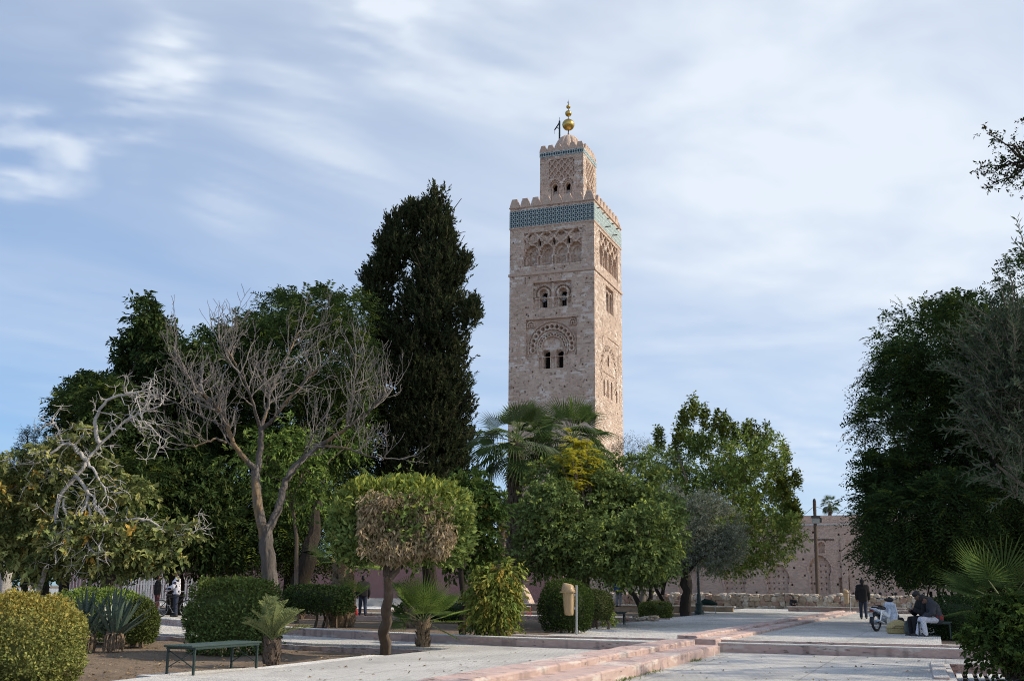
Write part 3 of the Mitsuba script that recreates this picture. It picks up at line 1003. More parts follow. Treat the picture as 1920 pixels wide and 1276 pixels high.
# ruin at the tower's foot
t = thing('ruined_pier', 'sunlit broken stone pier with sloping buttress near the foot of the minaret', 'ruin')
o = P(955, 1100, 92)
for (dx, w_, h_, sl) in ((-.9, 1.0, 5.1, .25), (.35, .7, 3.9, .55), (1.3, .5, 1.9, .8)):
    q = Polygon([(dx - w_ / 2, 0), (dx + w_ / 2 + sl, 0), (dx + w_ / 2, h_ * .8), (dx + w_ * .1, h_), (dx - w_ * .4, h_ * .93)])
    m = extr(q, 1.1)
    m.apply_transform(frame([o[0], o[1], 0], E1, ZUP, -E2))
    m = m.subdivide().subdivide()
    m.vertices += (meshkit.noise(m.vertices * 2.1, 3)[:, None] - .5) * .22
    put(t, 'masonry', m, 'm_tower_smooth')
t = thing('rubble_heap', 'small heap of pale broken stones at the edge of the walkway', 'stones')
for i in range(22):
    c = G(1172 + sr.uniform(0, 62), 1161 - sr.uniform(-3, 3) , zs)
    w_ = sr.uniform(.12, .34)
    put(t, 'stone', None, None, shape=rocks[sr.integers(16)], to=rotz(sr.uniform(0, 6), (c[0], c[1], zs + w_ * .2)) @ np.diag([w_, w_ * .8, w_ * .6, 1]))

# ------------------------------------------------------------------ foliage helpers
def lin(c): return np.asarray(c, float)


def leaf_mesh(pos, axis, nor, length, width, fold=.25, shape='diamond'):
    """Folded diamond leaves: 4 vertices and 2 triangles each, hinged along the midrib."""
    n = len(pos)
    axis = nrm(axis)
    sd = nrm(np.cross(axis, nor))
    up = np.cross(sd, axis)
    L, Wd = np.broadcast_to(length, (n,))[:, None], np.broadcast_to(width, (n,))[:, None]
    a = pos
    tip = pos + axis * L
    mid = pos + axis * L * .45 + up * Wd * fold
    v = np.stack([a, mid + sd * Wd * .5, tip, mid - sd * Wd * .5], 1).reshape(-1, 3)
    i = np.arange(n)[:, None] * 4
    f = np.concatenate([i + [0, 2, 1], i + [0, 3, 2]], 1).reshape(-1, 3)
    return v, f


def colours(r, n, palette, weights=None, vary=.18):
    pal = lin(palette)
    k = r.choice(len(pal), n, p=None if weights is None else np.array(weights) / np.sum(weights))
    return np.clip(pal[k] * (1 + r.normal(0, vary, (n, 1))), .004, .9)


def twigs(r, blobs, n_tw, k, tw_len, leaf, droop=.2, up=.5, outward=.7, shell=.5, gap=.42, gap_scale=.8, jitter=.5, palette=None, weights=None, spread=.8, vary=.18, alt=None):
    """Leaves along many short twigs that fill the blobs (centre, radii): returns vertices, triangles, colours."""
    vol = np.array([np.prod(b[1]) ** .72 for b in blobs])
    which = r.choice(len(blobs), n_tw * 2, p=vol / vol.sum())
    c, R = np.array([b[0] for b in blobs])[which], np.array([b[1] for b in blobs])[which]
    d = nrm(r.standard_normal((len(which), 3)))
    rad = r.uniform(shell ** 3, 1, len(which)) ** (1 / 3)
    bump = .72 + .62 * meshkit.fbm(d * 2.2 + c * .37, 3, 4)
    p = c + d * R * (rad * bump)[:, None]
    keep = meshkit.fbm(p * gap_scale, 3, 9) > gap
    p, d, rad = p[keep][:n_tw], d[keep][:n_tw], rad[keep][:n_tw]
    n = len(p)
    ax = nrm(d * outward + r.standard_normal((n, 3)) * jitter + np.array([0, 0, up]))
    t = (np.arange(k) + r.uniform(0, 1, (n, k))) / k
    L = tw_len * r.uniform(.6, 1.3, n)
    q = p[:, None] + ax[:, None] * (t * L[:, None])[..., None] + np.array([0, 0, -1.]) * (droop * t ** 2 * L[:, None])[..., None]
    ref = nrm(np.cross(ax, r.standard_normal((n, 3))))
    ref2 = np.cross(ax, ref)
    if alt == 'flat':        # pinnate spray: leaflets to both sides in one plane
        sgn = np.where(np.arange(k) % 2, 1., -1.)[None, :, None]
        side_ = nrm(np.cross(ax, np.array([0, 0, 1.]) + .4 * r.standard_normal((n, 3))))
        la = nrm(ax[:, None] * .5 + sgn * side_[:, None] + r.standard_normal((n, k, 3)) * .12 + np.array([0, 0, -.25]))
        nn = np.broadcast_to(np.cross(side_, ax)[:, None], la.shape) + r.standard_normal((n, k, 3)) * .2
    else:
        an = r.uniform(0, 2 * np.pi, (n, k))
        side_ = ref[:, None] * np.cos(an)[..., None] + ref2[:, None] * np.sin(an)[..., None]
        la = nrm(ax[:, None] * (1 - spread * .5) + side_ * spread + np.array([0, 0, -droop]) + r.standard_normal((n, k, 3)) * .15)
        nn = np.array([0, 0, 1.]) * .9 + r.standard_normal((n, k, 3)) * .55
    m = n * k
    ln = leaf[0] * r.uniform(.65, 1.25, m)
    v, f = leaf_mesh(q.reshape(-1, 3), la.reshape(-1, 3), nn.reshape(-1, 3), ln, ln * leaf[1])
    cw = np.repeat(colours(r, n, palette, weights, vary), k, 0) * (1 + r.normal(0, .12, (m, 1)))
    return v, f, np.repeat(np.clip(cw, .004, .9), 4, 0)


def surf_leaves(r, pts, nrmls, leaf, palette, weights=None, out=.7, jit=.85, upb=.4, vary=.26):
    n = len(pts)
    ax = nrm(nrmls * out + r.standard_normal((n, 3)) * jit + np.array([0, 0, upb]))
    nn = nrmls * .6 + r.standard_normal((n, 3)) * .75 + np.array([0, 0, .35])
    ln = leaf[0] * r.uniform(.6, 1.3, n)
    v, f = leaf_mesh(pts, ax, nn, ln, ln * leaf[1])
    return v, f, np.repeat(colours(r, n, palette, weights, vary), 4, 0)


def join(parts):
    vs, fs, cs, at = [], [], [], 0
    for v, f, c in parts:
        vs.append(v); fs.append(f + at); cs.append(c); at += len(v)
    return trimesh.Trimesh(np.vstack(vs), np.vstack(fs), process=False), np.vstack(cs)


def leaves(parent, name, parts, mat, **k):
    m, c = join(parts)
    return put(parent, name, m, mat, False, c, **k)


def blob(x, y, rx, ry, Y, dy=0., depth=1.):
    s = (Y + dy) / F
    c = P(x, y, Y + dy)
    return (c, np.array([rx * s, .5 * (rx + ry) * s * depth, ry * s]))


def spread(b, seed, amt):
    """Moves the blobs of a crown to and fro in depth, so that it is as deep as it is wide."""
    r = np.random.default_rng(seed)
    out = []
    for c, R in b:
        k = 1 + r.uniform(-amt, amt) / np.linalg.norm(c[:2])
        out.append((CAM + (c - CAM) * k, R * np.array([1, 1.25, 1]) * k))
    return out


def wiggle(r, a, b, n=6, amp=.06, sag=0.):
    a, b = np.asarray(a, float), np.asarray(b, float)
    t = np.linspace(0, 1, n)[:, None]
    L = np.linalg.norm(b - a)
    p = a + (b - a) * t
    w = r.normal(0, amp * L, (n, 3))
    w[0] = w[-1] = 0
    return p + w + np.array([0, 0, sag * L]) * (t * (1 - t) * 4)


def limbs(r, base, fork, blobs, r0, sides=7, amp=.05, frac=.75, twigs_=3):
    """A trunk from base to fork, and a tapering limb with side branches into every blob."""
    ms = [tube(wiggle(r, base, fork, 6, amp * .5), np.linspace(r0 * 1.15, r0 * .8, 6), sides + 2)]
    for c, R in blobs:
        L = np.linalg.norm(c - fork)
        rr = r0 * .55 * min(1, 2.5 / math.sqrt(len(blobs)))
        end = fork + (c - fork) * 1.0
        pts = wiggle(r, fork, end, 7, amp, .08)
        ms.append(tube(pts, np.linspace(rr, rr * .22, 7), sides))
        for _ in range(twigs_):
            i = r.integers(3, 7)
            d = nrm(r.standard_normal(3) + np.array([0, 0, .5]))
            e = pts[i] + d * R * r.uniform(.5, frac + .2)
            ms.append(tube(wiggle(r, pts[i], e, 4, amp), np.linspace(rr * .3, rr * .06, 4), 4))
    return cat(ms)


def tree(key, label, category, base, fork, blobs, r0, bark, foliage, mat=LEAF, group=None, seed=0, crown='crown', extra=None, **k):
    r = np.random.default_rng(seed + 100)
    t = thing(key, label, category, group)
    tr = limbs(r, np.asarray(base, float), np.asarray(fork, float), blobs, r0, **k)
    put(t, 'trunk', tr, bark, 40)
    parts = [twigs(r, blobs, **foliage)]
    if extra: parts += extra(r)
    leaves(t, crown, parts, mat)
    return t


def gz(x, Y, z): return np.array([P(x, 1100, Y)[0], Y, z])


DARKG = [(.045, .075, .028), (.06, .095, .032), (.035, .06, .024), (.095, .135, .04)]
MIDG = [(.06, .10, .028), (.08, .13, .035), (.045, .075, .024), (.12, .16, .04)]
BRIGHT = [(.22, .31, .075), (.29, .38, .10), (.16, .24, .06), (.36, .38, .11)]

# ------------------------------------------------------------------ trees behind, left to right
Y = 52.
b = [blob(268, 588, 24, 34, Y), blob(292, 630, 30, 36, Y), blob(258, 665, 32, 48, Y), blob(322, 690, 46, 40, Y), blob(365, 690, 50, 46, Y), blob(300, 655, 30, 30, Y), blob(272, 745, 56, 55, Y, 1), blob(340, 770, 70, 70, Y, 1), blob(290, 850, 84, 80, Y, 1), blob(330, 940, 110, 80, Y, 1), blob(270, 1005, 100, 52, Y, -1), blob(380, 1010, 90, 50, Y, 0)]
tree('broadleaf_tree', 'tall broadleaf tree with pale green pointed top left of the grove', 'tree', gz(330, Y, 0), P(320, 1000, Y), spread(b, 29, 2.5), .35, 'm_bark_dark',
     dict(n_tw=9000, k=8, tw_len=.55, leaf=(.3, .4), droop=.5, up=.15, gap=.40, palette=DARKG + [(.10, .13, .045)], weights=[3, 3, 2, 1, 2]), GLOSSY, seed=1)
Y = 48.
b = [blob(172, 735, 34, 26, Y), blob(150, 775, 40, 40, Y), blob(205, 760, 46, 40, Y), blob(185, 830, 70, 55, Y), blob(140, 900, 70, 60, Y, 2), blob(230, 920, 80, 70, Y, 1), blob(190, 1000, 110, 55, Y, 1), blob(60, 970, 90, 70, Y, 4), blob(30, 1030, 80, 40, Y, 5)]
tree('feathery_tree', 'dark feathery leaved tree at the far left with yellowish tips', 'tree', gz(200, Y, 0), P(200, 1020, Y), spread(b, 41, 2.0), .3, 'm_bark_dark',
     dict(n_tw=8000, k=14, tw_len=.75, leaf=(.24, .34), droop=.35, up=.2, outward=.9, gap=.40, palette=DARKG + [(.12, .15, .03)], weights=[3, 3, 2, 2, 1], alt='flat'), LEAF, seed=2)
Y = 56.
b = [blob(530, 592, 52, 40, Y), blob(600, 585, 56, 36, Y), blob(655, 590, 44, 36, Y), blob(480, 640, 60, 50, Y, -1), blob(425, 680, 66, 56, Y, 0), blob(445, 650, 40, 36, Y), blob(560, 670, 105, 80, Y), blob(640, 690, 60, 90, Y, 1), blob(430, 780, 90, 80, Y, 1), blob(540, 790, 120, 90, Y, 1), blob(470, 890, 130, 90, Y, 1), blob(600, 900, 110, 90, Y, 2), blob(640, 800, 70, 90, Y, 2), blob(450, 985, 130, 70, Y, 0), blob(590, 995, 120, 62, Y, 0)]
tree('feathery_tree', 'big dark feathery tree with lit yellow green top behind the bare tree', 'tree', gz(560, Y, 0), P(540, 1010, Y), spread(b, 31, 4.0), .42, 'm_bark_dark',
     dict(n_tw=15000, k=14, tw_len=.9, leaf=(.23, .32), droop=.35, up=.25, outward=.9, gap=.33, palette=DARKG + [(.13, .17, .03)], weights=[3, 3, 2, 2, 1.2], alt='flat'), LEAF, seed=3)
put('feathery_tree_001', 'trunk', cat([tube(wiggle(rng, gz(545, 50., 0), P(580, 1040, 50.), 6, .03), np.linspace(.5, .38, 6), 9), tube(wiggle(rng, P(580, 1040, 50), P(600, 940, 52), 6, .03), np.linspace(.38, .2, 6), 8)]), 'm_bark_dark', 40)
Y = 60.
# cypress: a column of upright tufts
lr_ = {345: (815, 825), 365: (808, 834), 390: (800, 842), 420: (793, 848), 450: (785, 856), 480: (775, 868), 520: (760, 876), 560: (740, 884), 600: (728, 892), 650: (715, 884), 700: (708, 882), 750: (712, 890), 800: (700, 894), 850: (700, 890), 900: (700, 892), 950: (700, 895)}
b = []
ys = sorted(lr_)
for y in np.arange(372, 960, 17):
    l_ = np.interp(y, ys, [lr_[q][0] for q in ys])
    r2 = np.interp(y, ys, [lr_[q][1] for q in ys])
    b.append(blob((l_ + r2) / 2, y, (r2 - l_) / 2 * .9, 22, Y))
sub = [blob(776, 402, 22, 20, Y, 1), blob(790, 420, 28, 26, Y, .5), blob(758, 428, 34, 30, Y, .6), blob(748, 468, 40, 36, Y, .6), blob(724, 470, 20, 22, Y, 1), blob(720, 515, 36, 26, Y, 1), blob(700, 530, 22, 16, Y, 1), blob(705, 565, 30, 26, Y, 1), blob(885, 590, 16, 26, Y, -1), blob(872, 500, 12, 20, Y, 0), blob(720, 620, 32, 40, Y, 1), blob(700, 690, 34, 50, Y, 1), blob(690, 780, 40, 50, Y, 1)]
r = np.random.default_rng(44)
t = thing('cypress_tree', 'tall dark ragged cypress with two tips rising beside the minaret', 'tree')
pole_ = [tube(wiggle(r, gz(800, Y, 0), P(820, 352, Y), 14, .006), np.linspace(.4, .04, 14), 8), tube(wiggle(r, P(800, 620, Y), P(776, 385, Y + 1), 10, .012), np.linspace(.2, .03, 10), 6)]
for i in range(70):
    y = r.uniform(420, 900)
    q = P(805 + (820 - 805) * (900 - y) / 550, y, Y)
    pole_.append(tube(wiggle(r, q, q + np.array([r.normal(0, 1.3), r.normal(0, 1.0), r.uniform(.8, 2.4)]), 4, .05), np.linspace(.06, .015, 4), 4))
put(t, 'trunk', cat(pole_), 'm_bark_dark', 40)
CY = [(.045, .058, .028), (.058, .07, .032), (.035, .045, .024), (.085, .085, .045)]
leaves(t, 'crown', [twigs(r, b, 10000, 11, .5, (.22, .42), droop=-.25, up=1.1, outward=.6, shell=.5, gap=.43, gap_scale=1.1, palette=CY, weights=[3, 3, 2, 1.2], spread=.55),
                    twigs(r, sub, 5200, 11, .45, (.2, .42), droop=-.25, up=1.1, outward=.6, shell=.2, gap=.36, gap_scale=1.3, palette=CY, weights=[3, 3, 2, 1.2], spread=.55)], DULL)
t = thing('conifer', 'small bluish conifer top between the cypress and the far date palm', 'tree')
b2 = [blob(903, 935, 9, 28, 80.), blob(906, 975, 14, 26, 80.)]
put(t, 'trunk', tube([gz(905, 80, 0), P(903, 915, 80.)], [.2, .04], 6), 'm_bark_dark')
leaves(t, 'crown', [twigs(r, b2, 500, 10, .4, (.2, .4), up=.8, palette=[(.05, .07, .06), (.035, .05, .04)], gap=.3)], DULL)
t = thing('conifer', 'thin bluish conifer spray showing behind the fig tree at the left edge', 'tree')
b2 = [blob(52, 835, 13, 32, 60.), blob(72, 830, 12, 26, 60.), blob(40, 880, 34, 34, 60.), blob(60, 930, 50, 40, 60.)]
put(t, 'trunk', tube([gz(50, 60, 0), P(52, 815, 60.)], [.2, .04], 6), 'm_bark_dark')
leaves(t, 'crown', [twigs(r, b2, 1500, 9, .5, (.16, .22), up=.9, palette=[(.05, .075, .085), (.04, .06, .06)], gap=.36)], DULL)

# young sunlit tree among the shade behind the bare tree
Y = 44.
b = [blob(545, 830, 34, 40, Y), blob(500, 850, 40, 34, Y), blob(570, 885, 42, 44, Y), blob(455, 840, 32, 30, Y), blob(520, 910, 40, 32, Y), blob(580, 940, 26, 30, Y), blob(660, 820, 30, 26, Y, 4)]
tree('young_tree', 'young bright leaved tree half shaded behind the forked bare trunk', 'tree', gz(560, Y, 0), P(550, 960, Y), b, .08, 'm_bark_mid',
     dict(n_tw=420, k=12, tw_len=.7, leaf=(.22, .34), droop=.5, up=.2, gap=.42, palette=BRIGHT[:3] + MIDG[:2], shell=.3), GLOSSY, seed=5)

# ------------------------------------------------------------------ the bare tree
Y = 35.
r = np.random.default_rng(71)
bt = thing('bare_tree', 'leafless forked tree with pale peeling trunk and fine spreading twigs', 'tree')


def px3(pts, dep): return np.array([P(x, y, Y + d) for (x, y), d in zip(pts, np.broadcast_to(dep, (len(pts),)))])


def smooth_path(p, m=5):
    from scipy.interpolate import CubicSpline
    t_ = np.arange(len(p))
    return CubicSpline(t_, p)(np.linspace(0, len(p) - 1, (len(p) - 1) * m + 1))


twg = []


def grow(p, d, L, rad, level):
    n = 7 if level < 2 else 5
    pts, q, dd = [p], p.copy(), nrm(d)
    for i in range(n):
        dd = nrm(dd + r.normal(0, .17, 3) + np.array([0, 0, .14]) * (1 if level < 3 else .5))
        q = q + dd * L / n
        pts.append(q.copy())
    pts = np.array(pts)
    twg.append(tube(pts, np.linspace(rad * 1.1, rad * .35 + .005, len(pts)), 5 if level < 2 else 3, cap=False))
    if level >= 3 or L < .3: return
    for i in range(2 if level else 1, n + 1):
        for _ in range(1 if r.random() < (.6 if level < 2 else .27) else 0):
            side_ = nrm(np.cross(dd, r.standard_normal(3)))
            nd = nrm((pts[i] - pts[i - 1]) * 3 / (L / n) * .3 + side_ * .85)
            grow(pts[i], nd, L * r.uniform(.42, .66), max(rad * (1 - .6 * i / n) * .6, .007), level + 1)
    grow(pts[-1], dd, L * .5, max(rad * .4, .007), level + 1)


main = [([(512, 1160), (506, 1080), (500, 1030), (496, 985)], [0, 0, 0, 0], .31, .26),
        ([(494, 992), (484, 945), (480, 900), (478, 875)], [0, -.1, -.1, -.1], .20, .165),
        ([(503, 990), (519, 960), (528, 930), (536, 900), (560, 868), (590, 842)], [0, .1, .3, .5, .8, 1.0], .165, .10),
        ([(478, 880), (462, 862), (438, 830), (424, 790), (408, 765), (382, 738)], [-.1, -.3, -.6, -.9, -1.1, -1.3], .115, .055),
        ([(482, 885), (488, 850), (490, 820), (489, 800)], [-.1, 0, 0, .1], .135, .10),
        ([(489, 803), (500, 770), (505, 745), (500, 715)], [.1, .3, .4, .5], .08, .04),
        ([(490, 805), (512, 785), (528, 765), (560, 725), (600, 690)], [.1, -.2, -.5, -.8, -1.2], .085, .035),
        ([(489, 803), (478, 770), (468, 735), (450, 700)], [.1, -.4, -.9, -1.2], .075, .035),
        ([(590, 842), (620, 822), (652, 800), (680, 782), (700, 762), (722, 735)], [1, .8, .6, .4, .2, .1], .09, .028),
        ([(536, 900), (560, 872), (580, 830), (602, 790)], [.5, 0, -.4, -.8], .05, .02),
        ([(590, 842), (640, 838), (680, 850), (720, 858)], [1, .4, -.2, -.6], .05, .02),
        ([(650, 802), (660, 760), (664, 720), (668, 660)], [.6, .6, .8, 1.0], .06, .025),
        ([(408, 765), (380, 735), (352, 705), (330, 665)], [-1.1, -.6, 0, .4], .06, .025),
        ([(424, 830), (395, 825), (365, 835), (330, 820)], [-.7, -1, -1.2, -1.5], .05, .02),
        ([(430, 800), (400, 790), (360, 770), (320, 750)], [-.6, -.2, .2, .5], .05, .02),
        ([(505, 745), (522, 700), (545, 655), (560, 622)], [.4, .8, 1.2, 1.4], .055, .025),
        ([(450, 700), (436, 672), (420, 650), (410, 640)], [-1.2, -1.2, -1.3, -1.3], .04, .02)]
mm = []
for pts, dep, ra, rb in main:
    sp = smooth_path(px3(pts, dep))
    sp[1:-1] += r.normal(0, .015, (len(sp) - 2, 3))
    mm.append(tube(sp, np.linspace(ra, rb, len(sp)) * .82, 10 if ra > .15 else 7))
    if ra < .13:
        n = len(sp)
        for i in range(n // 3, n):
            if r.random() < .8:
                d = nrm(sp[min(i + 1, n - 1)] - sp[i - 1])
                side_ = nrm(np.cross(d, r.standard_normal(3)))
                grow(sp[i], nrm(d * .5 + side_ * .85 + np.array([0, 0, .22])), r.uniform(.65, 1.25), np.clip(rb * .6, .015, .035), 1)
        grow(sp[-1], nrm(sp[-1] - sp[-2]), .95, max(rb * .8, .02), 1)
put(bt, 'trunk', cat(mm), 'm_bark_dead', 50)
put(bt, 'twigs', cat(twg), 'm_bark_twig', False, kind='stuff')

# ------------------------------------------------------------------ fig tree at the left
Y = 29.
r = np.random.default_rng(81)
ft = thing('fig_tree', 'half bare fig tree with pale crooked branches and yellowing leaves at the left edge', 'tree')
mains = [([(60, 1150), (80, 1080), (105, 1000), (110, 935), (150, 885), (165, 862), (185, 835), (235, 790), (262, 775), (300, 760)], .075, .022, 0),
         ([(188, 830), (180, 800), (185, 770), (210, 745), (240, 738), (280, 728)], .06, .02, -.3),
         ([(235, 792), (262, 788), (290, 805), (300, 835)], .035, .012, .2),
         ([(165, 862), (140, 840), (122, 833), (90, 855), (60, 865)], .06, .018, -.4),
         ([(122, 835), (105, 800), (95, 785)], .03, .012, -.4), ([(150, 885), (130, 880), (80, 885), (48, 905)], .045, .015, .3),
         ([(140, 892), (165, 920), (180, 945), (200, 975), (215, 1010)], .05, .015, -.5), ([(165, 865), (180, 890), (195, 915), (210, 935)], .04, .012, -.7),
         ([(165, 930), (150, 965), (130, 1000), (118, 1040)], .04, .012, -.8), ([(200, 975), (240, 975), (280, 975), (310, 995), (345, 1000), (385, 985)], .045, .012, -.2),
         ([(165, 945), (168, 990), (165, 1020), (190, 1035)], .03, .01, -.9), ([(180, 950), (195, 985), (185, 1030)], .03, .01, -1.0), ([(120, 935), (125, 975), (135, 1010)], .03, .01, -.6),
         ([(265, 778), (275, 745), (262, 735)], .02, .008, 0), ([(240, 790), (255, 765), (290, 745)], .02, .008, .1)]
mm, twg = [], []
for pts, ra, rb, dep in mains:
    sp = smooth_path(np.array([P(x, y, Y + dep * (.3 + i / len(pts))) for i, (x, y) in enumerate(pts)]), 4)
    sp[1:-1] += r.normal(0, .02, (len(sp) - 2, 3))
    mm.append(tube(sp, np.linspace(ra, rb, len(sp)), 8))
    for i in range(2, len(sp)):
        for _ in range(1 if ra > .1 else 2):
            if r.random() < .55:
                d = nrm(sp[i] - sp[i - 1])
                side_ = nrm(np.cross(d, r.standard_normal(3)))
                a = sp[i]
                L_b = r.uniform(.3, .95)
                e_ = a + (d * .5 + side_ * .8 + np.array([0, 0, -.3])) * L_b
                w_ = wiggle(r, a, e_, 5, .09)
                twg.append(tube(w_, np.linspace(max(rb * .8, .012), .006, 5), 4, False))
                for _ in range(2):
                    e2_ = w_[3] + nrm(r.standard_normal(3)) * .28
                    twg.append(tube(wiggle(r, w_[3], e2_, 3, .08), [.009, .007, .005], 3, False))
put(ft, 'trunk', cat(mm), 'm_bark_pale', 50)
put(ft, 'twigs', cat(twg), 'm_bark_pale', kind='stuff')
FIG = [(.25, .28, .10), (.32, .34, .13), (.17, .21, .075), (.42, .40, .14), (.48, .32, .08), (.11, .14, .055)]
b = [blob(40, 900, 70, 55, Y, .5), blob(20, 960, 60, 70, Y, .5), blob(95, 860, 44, 38, Y), blob(150, 830, 40, 34, Y, .4), blob(85, 960, 70, 50, Y, .6), blob(60, 1030, 80, 40, Y, .2), blob(160, 1000, 80, 40, Y, -.2), blob(235, 920, 44, 26, Y, 0), blob(215, 895, 24, 34, Y, .2), blob(255, 910, 24, 20, Y), blob(230, 1010, 70, 44, Y, -.2), blob(280, 1035, 55, 34, Y, -.2), blob(300, 1000, 34, 24, Y), blob(365, 990, 24, 14, Y), blob(195, 1045, 70, 26, Y, -.3), blob(110, 1055, 60, 20, Y, 0), blob(-40, 950, 70, 100, Y)]
leaves(ft, 'crown', [twigs(r, b, 1500, 8, .3, (.19, .55), droop=.55, up=.1, outward=.5, shell=.1, gap=.40, gap_scale=1.1, palette=FIG, weights=[3, 3, 3, 1.6, .5, 2], spread=.9, vary=.22)], leafmat('fig_leaf', .3, .42, 1.5))
for i, (x, Yt) in enumerate(((8, 33.), (120, 60.), (83, 62.))):
    t = thing('tree_trunk', ('pale ringed palm trunk at the left edge under the fig leaves', 'dark tree trunk rising behind the clipped green hedges at the left', 'second dark slim trunk left of the dark trunk behind the green hedges')[i], 'tree')
    if i == 0: put(t, 'trunk', tube([gz(-2, Yt, -.2), gz(8, Yt, 1.2), P(14, 1040, Yt)], [.26, .2, .18], 10), 'm_bark_pale', 40)
    else: put(t, 'trunk', tube(wiggle(r, gz(x, Yt, 0), P(x + 6, 1000, Yt), 5, .02), np.linspace(.3, .22, 5), 8), 'm_bark_dark', 40)

# ------------------------------------------------------------------ hedges and bushes
def hedge(key, label, category, c, size, leaf, n, palette, weights=None, mat=LEAF, power=3., yaw=AX, seed=0, lump=.10, top=None, core=(.74), stems=False, lift=0., group=None, rough=.05):
    """A clipped shrub: leaves over a rounded block (superellipsoid), stems inside it."""
    r = np.random.default_rng(seed + 500)
    t = thing(key, label, category, group)
    c, sz = np.asarray(c, float), np.asarray(size, float) / 2

    def surf(m):
        d = nrm(r.standard_normal((m * 2, 3)))
        d = d[d[:, 2] > -.75][:m]
        q = (np.abs(d) ** power).sum(1) ** (-1 / power)
        p = d * q[:, None]
        nn = nrm(np.sign(p) * np.abs(p) ** (power - 1) / sz)
        return p, nn
    p, nn = surf(n)
    w = 1 + lump * (meshkit.fbm(p * sz * 2.4 + 7, 3, seed) - .5) * 2
    depth = np.where(r.random(len(p)) < .6, r.uniform(.93, 1.04, len(p)), np.where(r.random(len(p)) < .9, r.uniform(.72, .97, len(p)), r.uniform(1.0, 1.11, len(p))))
    pos = p * sz * (w * depth)[:, None]
    keep = meshkit.fbm(pos * 4.5 + 3, 2, seed + 1) > .36
    pos, nn, p = pos[keep], nn[keep], p[keep]
    v, f, col = surf_leaves(r, pos, nn, leaf, palette, weights)
    if top is not None:
        k_ = np.clip((p[:, 2] - .1) / .8 + r.normal(0, .25, len(p)), 0, 1)
        col = col * (1 - np.repeat(k_, 4)[:, None]) + np.repeat(colours(r, len(p), top), 4, 0) * np.repeat(k_, 4)[:, None]
    ns = max(30, n // 130)
    ks = r.choice(len(pos), ns)
    t_ = np.linspace(.2, 1, 6)
    ds = nrm(nn[ks] + r.normal(0, .5, (ns, 3)) + np.array([0, 0, .5]))
    sp_ = (pos[ks][:, None] + ds[:, None] * (t_ * leaf[0] * 1.5)[None, :, None] * r.uniform(.5, 1.7, (ns, 1, 1))).reshape(-1, 3)
    v2, f2, c2 = surf_leaves(r, sp_, np.repeat(ds, 6, 0), (leaf[0] * .85, leaf[1]), palette, weights, .4, 1., .3)
    f = np.vstack([f, f2 + len(v)])
    v, col = np.vstack([v, v2]), np.vstack([col, c2])
    M = rotz(-yaw, c)
    v = v @ M[:3, :3].T + M[:3, 3]
    leaves(t, 'foliage', [(v, f, col)], mat)
    # solid core filling the inside, leaf colour darkened to stand for shade
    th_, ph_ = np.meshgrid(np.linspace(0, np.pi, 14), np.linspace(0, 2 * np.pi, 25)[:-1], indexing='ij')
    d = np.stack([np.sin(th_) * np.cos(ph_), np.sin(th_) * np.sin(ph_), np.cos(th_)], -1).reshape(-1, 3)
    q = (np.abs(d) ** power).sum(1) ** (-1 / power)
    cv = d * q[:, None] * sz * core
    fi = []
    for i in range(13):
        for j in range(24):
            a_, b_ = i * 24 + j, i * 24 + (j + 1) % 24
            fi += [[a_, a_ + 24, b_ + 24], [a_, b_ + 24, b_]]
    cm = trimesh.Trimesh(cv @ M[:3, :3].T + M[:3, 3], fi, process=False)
    put(t, 'shade_core', cm, flat(f'inner_{t}', np.mean(lin(palette), 0) * .55, .9), True)
    for i in range(5 if stems else 3):
        a_ = c + np.array([r.normal(0, sz[0] * .3), r.normal(0, sz[1] * .3), 0])
        g_ = a_.copy()
        g_[2] = lift
        put(t, 'stem', tube(wiggle(r, g_, a_, 4, .05), [.05, .04, .035, .03], 6), 'm_bark_mid')
    return t


def gp(x, y, z): return G(x, y, z)


GOLD_T = [(.44, .33, .08), (.38, .32, .09), (.28, .27, .075)]
HG = [(.12, .15, .045), (.16, .18, .055), (.09, .12, .035)]
c = P(50, 1205, 18.6)
hedge('golden_hedge', 'big rounded golden green clipped hedge in the left foreground', 'hedge', [P(38, 1200, 19.2)[0], 19.2, .40], (1.95, 1.8, 1.70), (.06, .6), 24000, [(.28, .31, .10), (.36, .36, .12), (.19, .23, .07)], None, LEAF, 2.6, seed=1, top=GOLD_T, lump=.12, lift=-.2)
c = gz(190, 33., 0)
hedge('green_hedge', 'bright green rounded hedge mound behind the agaves', 'hedge', [c[0], 33., .55], (3.1, 2.0, 1.5), (.08, .6), 14000, BRIGHT[:3], None, LEAF, 2.5, seed=2, lift=-.2, lump=.14)
c = gz(50, 35., 0)
hedge('green_hedge', 'low bright green hedge behind the golden hedge', 'hedge', [c[0], 36., .45], (3.4, 1.6, 1.15), (.08, .6), 9000, BRIGHT[:3], None, LEAF, 2.6, seed=3, lift=-.2)
c = gz(258, 31., 0)
hedge('round_shrub', 'light green feathery shrub at the right end of the agave bed', 'shrub', [c[0], 31.6, .4], (.78, .9, 1.25), (.09, .3), 7000, [(.12, .16, .05), (.16, .2, .06), (.09, .12, .04)], None, LEAF, 2.1, seed=4, lift=-.2, lump=.2)
c = gz(433, 28., 0)
hedge('square_hedge', 'tall square cut dark green hedge block left of the young date palm', 'hedge', [c[0], 28.4, .66], (1.98, 1.6, 1.80), (.09, .5), 17000, [(.12, .175, .055), (.17, .23, .075), (.08, .12, .04), (.27, .33, .10)], [3, 3, 2, 1.2], GLOSSY, 5., seed=5, lift=-.2, lump=.14, top=[(.14, .18, .05), (.11, .15, .04)])
c = gz(588, 38., 0)
